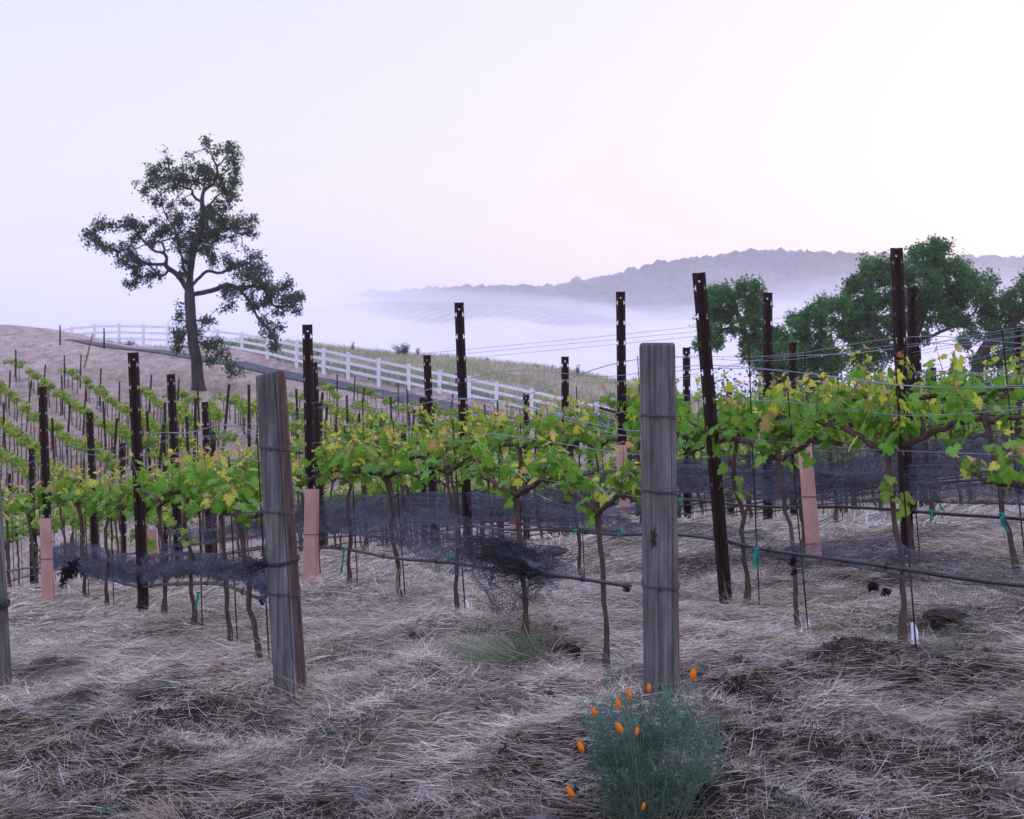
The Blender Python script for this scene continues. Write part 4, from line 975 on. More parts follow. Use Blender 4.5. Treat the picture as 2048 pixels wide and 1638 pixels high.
# ------------------------------------------------------------------ hillside vineyard
def far_vine_mesh(seed):
    r_ = np.random.default_rng(seed); m = MB(); zz = np.linspace(-.05, .72, 5)
    add_tube(m, np.stack([np.cumsum(r_.normal(0, .012, 5)), np.cumsum(r_.normal(0, .012, 5)), zz], -1), [.03, .022, .02, .018, .018], 4, mat=0)
    n_ = 110; t = r_.uniform(-1, 1, n_); ctr = np.stack([t * .52, r_.normal(0, .06, n_), .80 + r_.normal(0, .06, n_) + .10 * (1 - t * t) * r_.uniform(-.5, 1, n_)], -1)
    k_ = MB(); q = r_.normal(size=(n_, 3)); q /= np.linalg.norm(q, axis=1)[:, None]; a = np.cross(q, r_.normal(size=(n_, 3))); a /= np.linalg.norm(a, axis=1)[:, None]; b = np.cross(q, a)
    s = r_.uniform(.035, .065, (n_, 1)); v = np.stack([ctr - a * s, ctr + b * s, ctr + a * s, ctr - b * s], 1)
    hz = (ctr[:, 2] - .7) / .3; c = np.where((r_.random(n_) < .2 + .3 * hz)[:, None], [.38, .38, .04], [.13, .27, .02]) * r_.uniform(.7, 1.2, (n_, 1))
    m.add(v.reshape(-1, 3), np.arange(n_ * 4).reshape(-1, 4), 1, np.repeat(c, 4, 0)); return m.mesh('hillside_vine', [M['bark'], M['leaf']])
fvm = [far_vine_mesh(k) for k in range(5)]
HR = [[(-40, 880), (0, 903), (60, 945)], [(-40, 815), (0, 846), (65, 894), (96, 930), (150, 969)], [(-30, 748), (0, 771), (51, 819), (103, 853), (130, 874), (168, 891), (230, 925)],
      [(29, 722), (68, 749), (103, 780), (188, 836), (280, 884), (340, 915), (400, 940)], [(137, 742), (164, 759), (256, 822), (342, 870), (404, 898), (470, 925)],
      [(279, 778), (328, 810), (362, 829), (393, 848), (431, 863), (510, 893), (590, 920)], [(352, 786), (400, 803), (438, 828), (486, 844), (530, 862), (600, 893), (660, 915)],
      [(448, 792), (506, 820), (550, 842), (603, 868), (650, 888), (700, 905)], [(540, 797), (580, 816), (603, 832), (650, 854), (690, 870), (760, 890)],
      [(600, 790), (636, 807), (686, 826), (703, 836), (760, 858), (820, 880)], [(630, 766), (655, 778), (680, 792), (750, 826), (800, 850), (860, 868)],
      [(715, 779), (747, 791), (786, 809), (840, 828), (900, 845), (960, 858)], [(850, 812), (905, 826), (980, 843), (1050, 856)]]
GAPS = {3: [(103, 106)], 4: [(164, 168), (404, 420)], 5: [(328, 350), (393, 410)], 6: [(400, 418), (455, 470)], 10: [(682, 706)], 11: [(725, 735), (752, 770)]}
HN_ = ['lowest', 'second lowest', 'third', 'fourth', 'fifth', 'sixth', 'seventh', 'eighth', 'ninth', 'tenth', 'eleventh', 'twelfth', 'farthest right']
fcount = 0; row_dir = []
for ri, hr in enumerate(HR):
    hx = [q[0] for q in hr]; hy = [q[1] for q in hr]; last = None; k = 0; ang = 0
    for px in np.arange(hx[0], hx[-1], 1.0):
        w_ = cast(px, np.interp(px, hx, hy), .82)
        if w_ is None: continue
        if last is not None:
            dd = np.linalg.norm(w_[:2] - last[:2])
            if dd < 1.02: continue
            if dd < 5: ang = math.atan2(w_[1] - last[1], w_[0] - last[0])
        last = w_
        if any(a <= px <= b for a, b in GAPS.get(ri, [])) or random.random() < .03: continue
        if fcount >= 290: break
        o = link_mesh('hillside_vine', fvm[random.randrange(5)], loc=(w_[0], w_[1], w_[2])); o.rotation_euler = (0, 0, ang); s = random.uniform(.85, 1.15); o.scale = (1.1, s, s)
        tag(o, 'small young vine, %s from the top of the %s hillside row' % (ORD[k], HN_[ri]), 'vine', 'young vines on the far hillside'); k += 1; fcount += 1
mpost = MB(); add_box(mpost, (-.022, -.018, -.1), (.022, .018, 1.6)); add_box(mpost, (-.032, .019, -.1), (.032, .03, 1.598)); hpm = mpost.mesh('hillside_post', M['steel'])
ptops = [(z[0] / 2.924, 600 + z[1] / 2.924) for z in ((93, 290), (250, 375), (378, 322), (468, 320), (50, 412), (365, 440), (160, 470), (485, 530), (580, 400), (695, 475), (870, 435), (1030, 460), (960, 600), (1165, 470), (1137, 575), (1305, 490), (1455, 495), (390, 610), (620, 590), (30, 600), (1110, 680), (915, 725), (655, 690), (35, 1015), (320, 690), (880, 650))]
ptops += [(460 + z[0] / 6.827, 720 + z[1] / 6.827) for z in ((265, 335), (940, 390), (1190, 440), (1280, 610), (1460, 205), (1685, 215), (1805, 375), (1610, 480), (1715, 730), (2005, 660), (1420, 740), (1560, 900), (1900, 850))]
ptops += [(600 + z[0] / 2.924, 600 + z[1] / 2.924) for z in ((870, 545), (640, 525), (575, 485), (540, 565), (640, 640), (448, 700), (1165, 585), (1375, 635), (1395, 665), (1090, 610), (760, 620))]
pc = 0
for k, (px, py) in enumerate(sorted(ptops, key=lambda q: q[0])):
    w_ = cast(px, py, 1.6)
    if w_ is None: continue
    o = link_mesh('hillside_post', hpm, loc=w_); o.rotation_euler = (R(random.uniform(-3, 3)), R(random.uniform(-4, 6)), R(random.uniform(-20, 20)))
    tag(o, 'thin dark steel post on the hillside, %s from the left' % ORD[pc].replace('nearest', 'first'), 'post', 'steel posts on the far hillside'); pc += 1

# marker stakes, boundary posts
def rod(name, p0, p1, rad, mat, label, cat):
    m = MB(); p0 = np.array(p0); add_tube(m, [p0 * 0, (np.array(p1) - p0) * .5 + [.01, 0, 0], np.array(p1) - p0], [rad, rad, rad * .8], 6); o = m.obj(name, mat, loc=p0); tag(o, label, cat); return o
w_ = cast(168, 737) ; rod('marker_stake', w_, P(185, 668, w_[1]), .045, M['cane'], 'reddish stake leaning on the mown slope below the fence', 'stake')
for px, t, b, lab in ((120, 651, 679, 'thin dark post on the crest near the left fence end'), (208, 656, 687, 'thin dark post on the crest left of the oak')):
    d = 82; q = P(px, b, d); rod('boundary_post', (q[0], d, G(q[0], d) - .1), P(px, t, d), .05, M['steel'], lab, 'post')
d = 76; q = P(912, 778, d); rod('marker_post', (q[0], d, G(q[0], d) - .05), P(912, 746, d), .07, M['blue'], 'small blue marker post right behind the white fence', 'post')

# ------------------------------------------------------------------ grass blades, straw, weeds
def blades(mb, base, az, pitch, length, width, cols, r_, seg=3, curl=.5, roll=None):
    n_ = len(base); t = np.linspace(0, 1, seg + 1)[None, :, None]
    h = np.stack([np.cos(az), np.sin(az), 0 * az], -1); side = np.stack([-np.sin(az), np.cos(az), 0 * az], -1); up = np.array([0, 0, 1.0])
    cp = np.cos(pitch)[:, None, None]; sp = np.sin(pitch)[:, None, None]; L = length[:, None, None]; cu = (r_.normal(0, curl, n_))[:, None, None]; dr = (r_.uniform(0, 1, n_) * curl)[:, None, None]
    p = base[:, None] + L * t * (cp * h[:, None] + sp * up) + L * t ** 2 * (cu * .35 * side[:, None]) - L * t ** 2 * dr * .45 * sp * up
    ro = r_.uniform(0, np.pi, n_) if roll is None else roll
    wv = (np.cos(ro)[:, None] * side + np.sin(ro)[:, None] * up)[:, None] * (width[:, None, None] / 2) * (1 - .75 * t ** 2)
    V = np.stack([p - wv, p + wv], 2).reshape(n_, -1, 3); k = 2 * (seg + 1)
    f = np.array([[2 * a, 2 * a + 1, 2 * a + 3, 2 * a + 2] for a in range(seg)]); Fc = (np.arange(n_)[:, None, None] * k + f[None]).reshape(-1, 4)
    mb.add(V.reshape(-1, 3), Fc, 0, np.repeat(cols, k, 0))
def scatter_xy(n_, y0, y1, r_, marg=1.12, power=1.0):
    y = y0 * (y1 / y0) ** (r_.uniform(0, 1, n_) ** power); return r_.uniform(-.36, .36, n_) * marg * y, y
def straw_colors(n_, r_, pale=.5):
    a = np.array([.68, .59, .46]); b = np.array([.32, .23, .155]); c = np.array([.88, .82, .72]); k = r_.random((n_, 1))
    out = np.where(k < pale, a, np.where(k < pale + .2, c, b)); return np.clip(out * r_.uniform(.55, 1.2, (n_, 1)), .01, .9)
r_ = np.random.default_rng(3); mbs = MB()
N1 = 450000; x, y = scatter_xy(N1, 4.0, 10.5, r_, 1.6); so = soil_shade_field(x, y); keep = r_.random(N1) < (1 - .60 * so) * .95 + .02; x, y, so = x[keep], y[keep], so[keep]
cl = fbm(x * 2.5, y * 2.5, 61, 3)
z = Zg(x, y) + r_.uniform(0, .035, len(x)) * (1 - so) + .01
az = R(20) + (fbm(x * 1.1, y * 1.1, 71, 2) - .5) * 5.0 + r_.normal(0, .65, len(x)); az += np.pi * (r_.random(len(x)) < .4)
pit = np.abs(r_.normal(0, .16, len(x))) + .10 * (r_.random(len(x)) < .15) * 4
blades(mbs, np.stack([x, y, z], -1), az, pit, r_.uniform(.03, .13, len(x)) * (1 + 1.3 * (r_.random(len(x)) < .09)), r_.uniform(.0011, .0029, len(x)), straw_colors(len(x), r_, .5) * (1 - .35 * so[:, None]) * (.74 + .66 * fbm(x * 3.1 + 7, y * 3.1, 88, 4))[:, None], r_)
N2 = 120000; x, y = scatter_xy(N2, 10.0, 24, r_, 1.45); z = Zg(x, y) + r_.uniform(0, .04, len(x)) + .01
az = R(15) + (fbm(x * .8, y * .8, 71, 2) - .5) * 5.0 + r_.normal(0, .7, len(x))
blades(mbs, np.stack([x, y, z], -1), az, np.abs(r_.normal(0, .22, len(x))), r_.uniform(.06, .22, len(x)), r_.uniform(.004, .008, len(x)), straw_colors(len(x), r_, .6), r_, seg=2)
straw = mbs.obj('straw', M['straw']); tag(straw, 'pale dry mown hay and straw strewn over the ground between the vine rows', 'straw', kind='stuff')
# crumbs of earth and broken leaf litter lying on the bare patches
mc = MB(); NC = 16000; x, y = scatter_xy(NC, 4.4, 9.5, r_); so = soil_shade_field(x, y); kk = r_.random(NC) < so * .9 + .06; x, y = x[kk], y[kk]; nn = len(x); z = Zg(x, y)
tet = np.array([(1, 0, -.4), (-.5, .87, -.4), (-.5, -.87, -.4), (.2, .1, .8), (.6, .7, .3)]); sz = r_.gamma(1.6, .0042, nn)[:, None, None] + .002
V = np.stack([x, y, z + .004], -1)[:, None] + sz * (tet[None] * r_.uniform(.5, 1.4, (nn, 5, 3)) + r_.normal(0, .25, (nn, 5, 3)))
FT = np.array([(0, 4, 3), (4, 1, 3), (1, 2, 3), (2, 0, 3), (0, 1, 4)]); mc.add(V.reshape(-1, 3), (np.arange(nn)[:, None, None] * 5 + FT[None]).reshape(-1, 3))
oc = mc.obj('soil_crumbs', M['clod']); tag(oc, 'dark crumbs of earth scattered over the bare patches of the bank', 'soil', kind='stuff')
# short upright stubble and green grass
mbg = MB(); N3 = 120000; x, y = scatter_xy(N3, 4.8, 22, r_, 1.45); gf = green_field(x, y); gf = gf * (1 - .8 * smooth(7.6, 6.6, y)); keep = r_.random(N3) < .10 + .9 * gf; x, y, gf = x[keep], y[keep], gf[keep]
z = Zg(x, y); n_ = len(x); isg = r_.random(n_) < gf * .62
cols = np.where(isg[:, None], np.array([.16, .22, .08]), np.array([.48, .36, .27])) * r_.uniform(.5, 1.25, (n_, 1))
blades(mbg, np.stack([x, y, z], -1), r_.uniform(0, 6.28, n_), r_.uniform(.9, 1.5, n_), r_.uniform(.02, .07, n_) * (1 + isg * .5), r_.uniform(.002, .004, n_) * np.maximum(1, y / 9), cols, r_, seg=2)
# tall pale field grass past the fence
N4 = 60000; y = r_.uniform(74, 100, N4); x = r_.uniform(-.34, .14, N4) * y
fy = np.interp(1024 + x / y * F, [q[0] for q in FP[1:]], [q[2] for q in FP[1:]]); keep = y > fy + .6; x, y = x[keep], y[keep]; z = Zg(x, y); n_ = len(x)
cols = np.where((fbm(x * .3, y * .3, 5, 3) + r_.normal(0, .1, n_) < .5)[:, None], np.array([.50, .46, .32]), np.array([.30, .36, .17])) * r_.uniform(.6, 1.25, (n_, 1))
near_f = (y < fy[keep] + 3.5); cols[near_f] = np.array([.14, .22, .08]) * r_.uniform(.6, 1.4, (near_f.sum(), 1))
blades(mbg, np.stack([x, y, z], -1), r_.uniform(0, 6.28, n_), r_.uniform(.9, 1.5, n_), r_.uniform(.15, .55, n_), r_.uniform(.02, .05, n_), cols, r_, seg=2)
N5 = 130000; x, y = scatter_xy(N5, 24, 84, r_, 1.35, .75); keep = (y < 82); x, y = x[keep], y[keep]; z = Zg(x, y); n_ = len(x)
rdx = np.array([p[:2] for p in rp_]); dr_ = np.full(n_, 9.0)
for p_ in np.array([np.interp(np.linspace(0, len(rdx) - 1, 120), range(len(rdx)), rdx[:, c_]) for c_ in (0, 1)]).T: dr_ = np.minimum(dr_, np.hypot(x - p_[0], y - p_[1]))
keep = dr_ > 1.1; x, y, z = x[keep], y[keep], z[keep]; n_ = len(x)
cols = np.where((fbm(x * .35, y * .35, 8, 3) + r_.normal(0, .07, n_) < .57)[:, None], np.array([.52, .43, .34]), np.array([.30, .29, .15])) * r_.uniform(.55, 1.2, (n_, 1))
blades(mbg, np.stack([x, y, z], -1), r_.uniform(0, 6.28, n_), r_.uniform(.15, 1.3, n_), r_.uniform(.05, .16, n_), r_.uniform(.015, .035, n_), cols, r_, seg=1)
grass = mbg.obj('grass', M['grass']); tag(grass, 'short green and tan grass and stubble growing out of the straw and field', 'grass', kind='stuff')

def tuft(px, py, d, h, n_, color, label, rad=.05, lay=0.0, seed=0, name='grass_tuft', w=.004, stalk=False):
    rr = np.random.default_rng(seed); b = P(px, py, d); b[2] = G(b[0], b[1]) - .01; m = MB()
    az = rr.uniform(0, 6.28, n_) if lay == 0 else math.pi + rr.normal(0, .6, n_)
    base = np.stack([rr.normal(0, rad, n_), rr.normal(0, rad * .7, n_), np.zeros(n_)], -1)
    base[:, 2] = Zg(base[:, 0] + b[0], base[:, 1] + b[1]) - b[2]
    blades(m, base, az, np.clip(rr.normal(1.15 - lay, .28, n_), .15, 1.5), rr.uniform(.4, 1, n_) * h, rr.uniform(.6, 1.2, n_) * w, np.array(color) * rr.uniform(.55, 1.35, (n_, 1)), rr, seg=5, curl=.7)
    o = m.obj('grass_patch' if rad >= .08 and name == 'grass_tuft' else name, M['grass'], loc=b)
    tag(o, label, 'grass' if name == 'grass_tuft' else 'weed', 'grass tufts and weeds', 'stuff' if rad >= .08 else None); return o
GR = (.17, .24, .12); PG = (.34, .37, .24)
tuft(1050, 1290, 7.1, .22, 260, GR, 'green grass clump at the foot of the vine below the net tangle', .045, 0, 1)
tuft(1030, 1305, 7.1, .38, 420, PG, 'pale grass combed flat to the left below the net tangle', .07, .75, 2)
tuft(1650, 1262, 7.7, .20, 90, GR, 'green blades beside the vine trunk with white base wrap, right side', .05, 0, 3)
tuft(1880, 1310, 7.0, .14, 160, GR, 'green grass patch at the foot of the right-hand vine', .14, 0, 4)
tuft(1600, 1215, 8.4, .09, 260, GR, 'green grass patch right of the leaning steel post foot', .22, 0, 5)
tuft(1470, 1200, 8.3, .36, 14, PG, 'thin tall grass stalks at the foot of the leaning steel post', .03, 0, 6)
tuft(1712, 1190, 8.2, .28, 20, PG, 'thin tall grass stalks right of the tilted carton', .05, 0, 7)
tuft(797, 1190, 9.1, .62, 16, PG, 'tall bleached grass stalks in the net centre left', .02, 0, 8, w=.006)
tuft(1420, 1035, 12.5, .26, 60, PG, 'pale grass bunch behind the net right of the upright post', .06, 0, 9, w=.006)
tuft(1180, 1135, 10.5, .12, 150, (.13, .25, .09), 'bright green grass bunch left of the upright post', .05, 0, 10)
tuft(1240, 1130, 10.6, .12, 240, (.22, .22, .10), 'olive grass patch just left of the upright post', .16, 0, 11)
tuft(1775, 1060, 11.5, .16, 160, GR, 'green tuft on the pale ground between hoses at right', .10, 0, 12)
tuft(1560, 1065, 12.5, .16, 220, GR, 'green grass band behind the first hose, centre right', .35, 0, 13, w=.006)
tuft(1950, 1070, 12.0, .14, 200, GR, 'green grass band near the right edge behind the hoses', .3, 0, 14, w=.006)
tuft(300, 1235, 10.3, .13, 90, GR, 'grass at the foot of the second steel post from left', .09, 0, 15)
tuft(330, 1352, 7.2, .05, 60, (.10, .26, .16), 'small green weed on the bank left of the leaning post', .03, 0, 16, 'weed', .009)
tuft(155, 1375, 7.1, .06, 110, GR, 'small bright grass patch on the bank at far left', .07, 0, 17)
tuft(215, 1510, 5.7, .05, 40, (.06, .18, .13), 'little bluish weed low on the bank at left', .02, 0, 18, 'weed', .010)
tuft(480, 1372, 7.0, .07, 50, GR, 'green weed sprig just left of the leaning post foot', .02, 0, 19, 'weed', .006)
tuft(660, 1415, 6.4, .05, 50, (.08, .20, .12), 'small green weed right of the leaning post foot', .03, 0, 20, 'weed', .009)
tuft(1520, 1380, 6.6, .06, 50, GR, 'small green sprout in the straw right of the poppies', .05, 0, 21, 'weed', .006)
tuft(1960, 1450, 5.7, .05, 60, (.10, .18, .10), 'greyish green weed on the bank at lower right', .05, 0, 22, 'weed', .007)
tuft(1600, 1540, 5.2, .07, 50, (.10, .18, .12), 'grey green weed low on the bank at right', .05, 0, 23, 'weed', .008)
tuft(730, 1305, 7.8, .05, 50, GR, 'tiny green sprouts in the straw between the wooden posts', .08, 0, 24, 'weed', .005)
tuft(340, 1530, 5.5, .22, 120, (.42, .34, .27), 'spray of bleached straw on the bank at lower left', .05, .5, 25, w=.005)
tuft(600, 1385, 6.95, .22, 50, (.42, .36, .26), 'dry grass stalks against the leaning post foot', .04, 0, 26)
tuft(1360, 1405, 6.15, .14, 60, (.42, .36, .27), 'dry grass stalks at the right foot of the upright post', .03, 0, 40)
tuft(28, 1380, 7.4, .20, 36, (.45, .38, .28), 'dry grass stalks against the post at left edge', .04, 0, 27)
tuft(600, 1120, 12.5, .3, 60, PG, 'pale grass behind the leaning post', .08, 0, 28, w=.006)

# shrubs on the field beyond the fence
def shrub(px, py, d, w, h, color, label, seed, n_=500, name='shrub', ls=.09):
    rr = np.random.default_rng(seed); b = P(px, py, d); b[2] = G(b[0], b[1]) - .05
    root = thing(name, b, label, 'shrub'); st = MB(); tips = []
    for k in range(14):
        a = rr.uniform(0, 6.28); t = np.linspace(0, 1, 5); e = np.array([math.cos(a) * w / 2 * rr.uniform(.3, 1), math.sin(a) * w / 2 * rr.uniform(.2, .8), h * rr.uniform(.55, .95)])
        p = t[:, None] * e + rr.normal(0, .02, (5, 3)); p[0] = 0; add_tube(st, p, [.02, .016, .012, .01, .006], 4, cap=False); tips += [p[2], p[3], p[4]]
    st.obj('stems', M['twig'], root); m = MB(); tips = np.array(tips); src = rr.integers(0, len(tips), n_); add_leaves(m, tips[src] + rr.normal(0, w * .09, (n_, 3)), ls, color, np.ones(n_), rr); m.obj('foliage', M['oakleaf'], root)
shrub(803, 726, 92, 1.15, .95, (.03, .06, .025), 'round dark bush on the grassy crest behind the fence', 1, 900)
shrub(705, 706, 92, .35, .8, (.16, .17, .13), 'thin grey weed on the crest near the second fence bend', 2, 60)
shrub(835, 724, 92, .35, .8, (.14, .15, .11), 'thin grey weed right of the round dark bush', 3, 60)
shrub(1073, 748, 91, .4, .4, (.06, .09, .05), 'tiny bush on the crest behind the fence, centre', 4, 90)
shrub(1155, 760, 91, .35, .85, (.08, .10, .07), 'upright thin weed on the crest at the field end', 5, 80)
shrub(976, 734, 92, .2, .5, (.12, .13, .10), 'slender pale weed on the crest behind the fence', 6, 30)
shrub(1210, 858, 66, 2.4, 1.4, (.035, .06, .04), 'dark green bush at the fence end behind the vines', 7, 1500)
for k, (px, w_, h_) in enumerate(((1510, 4.5, 3.2), (1600, 4.5, 3.4), (1690, 4.5, 3.1), (1780, 4.5, 3.3), (1900, 4.5, 3.2), (1990, 4.5, 3.4))):
    shrub(px, 890, 61 + (k % 2) * 2, w_, h_, (.048, .13, .04), 'dense green thicket under the right-hand oaks, %s from left' % ORD[k].replace('nearest', 'first'), 50 + k, 5200, 'thicket', .15)
for k, (px, py) in enumerate(((252, 690), (440, 700), (500, 712), (546, 727), (620, 742))):
    shrub(px, py, 95 - k * 2.6, 1.7, .55, (.07, .11, .05), 'low green weeds at the fence foot, %s from left' % ORD[k].replace('nearest', 'first'), 30 + k, 260, 'weed_clump')

# stones, clods and twigs
def stone(px, py, d, w, h, label, seed, mat='stone', name='stone', n1=9, n2=14, rough=.28):
    rr = np.random.default_rng(seed); b = P(px, py, d); b[2] = G(b[0], b[1]) + h * .12; th = np.linspace(.0, np.pi, n1); ph = np.linspace(0, 2 * np.pi, n2, endpoint=False)
    T, Ph = np.meshgrid(th, ph, indexing='ij'); q = rr.uniform(0, 50)
    u = np.stack([np.sin(T) * np.cos(Ph), np.sin(T) * np.sin(Ph), np.cos(T)], -1)
    k = 1 + rough * (vnoise(u[..., 0] * 2.1 + q, u[..., 1] * 2.1 + u[..., 2] * 1.7 + q, seed) - .5) * 2 + (rough * .6) * (vnoise(u[..., 0] * 5 + q, u[..., 2] * 5 + u[..., 1] * 3, seed) - .5)
    v = u * k[..., None] * [w / 2, w * .36, h / 2]; i, j = np.meshgrid(np.arange(n1 - 1), np.arange(n2), indexing='ij')
    f = np.stack([i * n2 + j, (i + 1) * n2 + j, (i + 1) * n2 + (j + 1) % n2, i * n2 + (j + 1) % n2], -1).reshape(-1, 4); m = MB(); m.add(v.reshape(-1, 3), f)
    o = m.obj(name, M[mat], loc=b, rot=(R(rr.uniform(-20, 20)), R(rr.uniform(-20, 20)), rr.uniform(0, 6))); tag(o, label, name.replace('_', ' '), 'stones and clods on the bank'); return o
stone(1080, 1565, 5.35, .13, .08, 'grey stone half sunk in the bank left of the poppies', 1); stone(1055, 1610, 5.2, .12, .06, 'flat stone just below the stone left of the poppies', 2)
stone(730, 1495, 5.7, .10, .07, 'rounded stone on the bank below the leaning post', 3); stone(905, 1612, 5.15, .11, .06, 'low stone at the bottom edge left of centre', 4)
stone(770, 1215, 9.3, .10, .05, 'small stone by the vine foot behind the net', 5); stone(690, 1530, 5.5, .08, .05, 'small stone low on the bank, left of centre', 6)
stone(380, 1385, 6.7, .10, .05, 'brown stone near the top of the bank at left', 7); stone(1410, 1358, 6.7, .07, .05, 'small grey stone right of the upright post foot', 8)
stone(1835, 1200, 8.2, .16, .08, 'low stone under the net at right', 9); stone(1840, 1610, 5.0, .12, .05, 'stone at the bottom edge at far right', 10)
stone(1125, 1290, 7.2, .15, .10, 'dark crumbly earth clod right of the green grass clump', 11, 'clod', 'earth_clod', 14, 22, .5); stone(1260, 1300, 7.0, .12, .08, 'dark earth clod just left of the upright post', 12, 'clod', 'earth_clod', 14, 22, .5)
stone(1160, 1290, 7.1, .13, .05, 'long dark clod beside the crumbly clod', 13, 'clod', 'earth_clod', 14, 22, .5)
stone(840, 1275, 7.9, .16, .07, 'brown clod in straw between the wooden posts', 14, 'clod', 'earth_clod', 14, 22, .5)
stone(1895, 1285, 7.3, .20, .06, 'dark disturbed earth lump at right', 15, 'clod', 'earth_clod', 14, 22, .5); stone(1120, 1110, 11, .30, .12, 'brown earth mound behind the hose left of the upright post', 16, 'clod', 'earth_clod', 14, 22, .4)
stone(285, 1370, 6.9, .14, .06, 'dark clod on the bank at left', 17, 'clod', 'earth_clod', 14, 22, .5); stone(1905, 1560, 5.1, .16, .06, 'dark clod on the bank at lower right', 18, 'clod', 'earth_clod', 14, 22, .5)
# dark dried leaf clumps caught in the net
for k, (px, py, d, w, lab) in enumerate(((1583, 1130, 7.5, .05, 'dark dried leaf clump in the net, left one'), (1593, 1145, 7.5, .035, 'small dried clump just under the left dried clump'), (1748, 1178, 7.1, .06, 'dark dried leaf clump in the net, middle one'), (1772, 1190, 7.1, .045, 'dark dried leaf clump in the net, right-hand one'), (128, 1163, 11.6, .16, 'big dark dried clump under the net by the left carton'))):
    rr = np.random.default_rng(k + 60); m = MB(); add_leaves(m, np.cumsum(rr.normal(0, w * .09, (260, 3)), 0) * .35 + rr.normal(0, w * .16, (260, 3)), w * .22, (.02, .014, .016), np.ones(260), rr); o = m.obj('dry_leaf_clump', M['oakleaf'], loc=P(px, py, d)); tag(o, lab, 'dry leaves')
def twig(px, py, d, L, a, label, seed):
    rr = np.random.default_rng(seed); b = P(px, py, d); t = np.linspace(0, 1, 9); x = b[0] + L * t * math.cos(a); y = b[1] + L * t * math.sin(a)
    z = Zg(x, y) + .035 + .02 * np.sin(t * 5 + seed); p = np.stack([x, y, z], -1) + rr.normal(0, .006, (9, 3)); m = MB(); add_tube(m, p - p[0], np.interp(t, [0, 1], [.006, .002]), 5)
    add_tube(m, [p[4] - p[0], p[4] - p[0] + [.03, .02, .05], p[4] - p[0] + [.05, .04, .07]], .0018, 4); o = m.obj('fallen_twig', M['twig'], loc=p[0]); tag(o, label, 'twig')
twig(1480, 1170, 8.6, .20, .3, 'reddish twig in the straw right of the leaning steel post', 1); twig(1420, 1062, 12, .5, .2, 'long dark twig behind the net right of upright post', 2); twig(695, 1192, 9.8, .22, .1, 'dark twig near the long teal tie', 3)
twig(1060, 1285, 7.1, .14, .5, 'bent twig right of the green grass clump', 4); twig(480, 1270, 8.4, .2, .9, 'thin twig left of the leaning post', 5); twig(560, 1470, 5.9, .18, 2.6, 'dry twig on the bank at left of centre', 6)

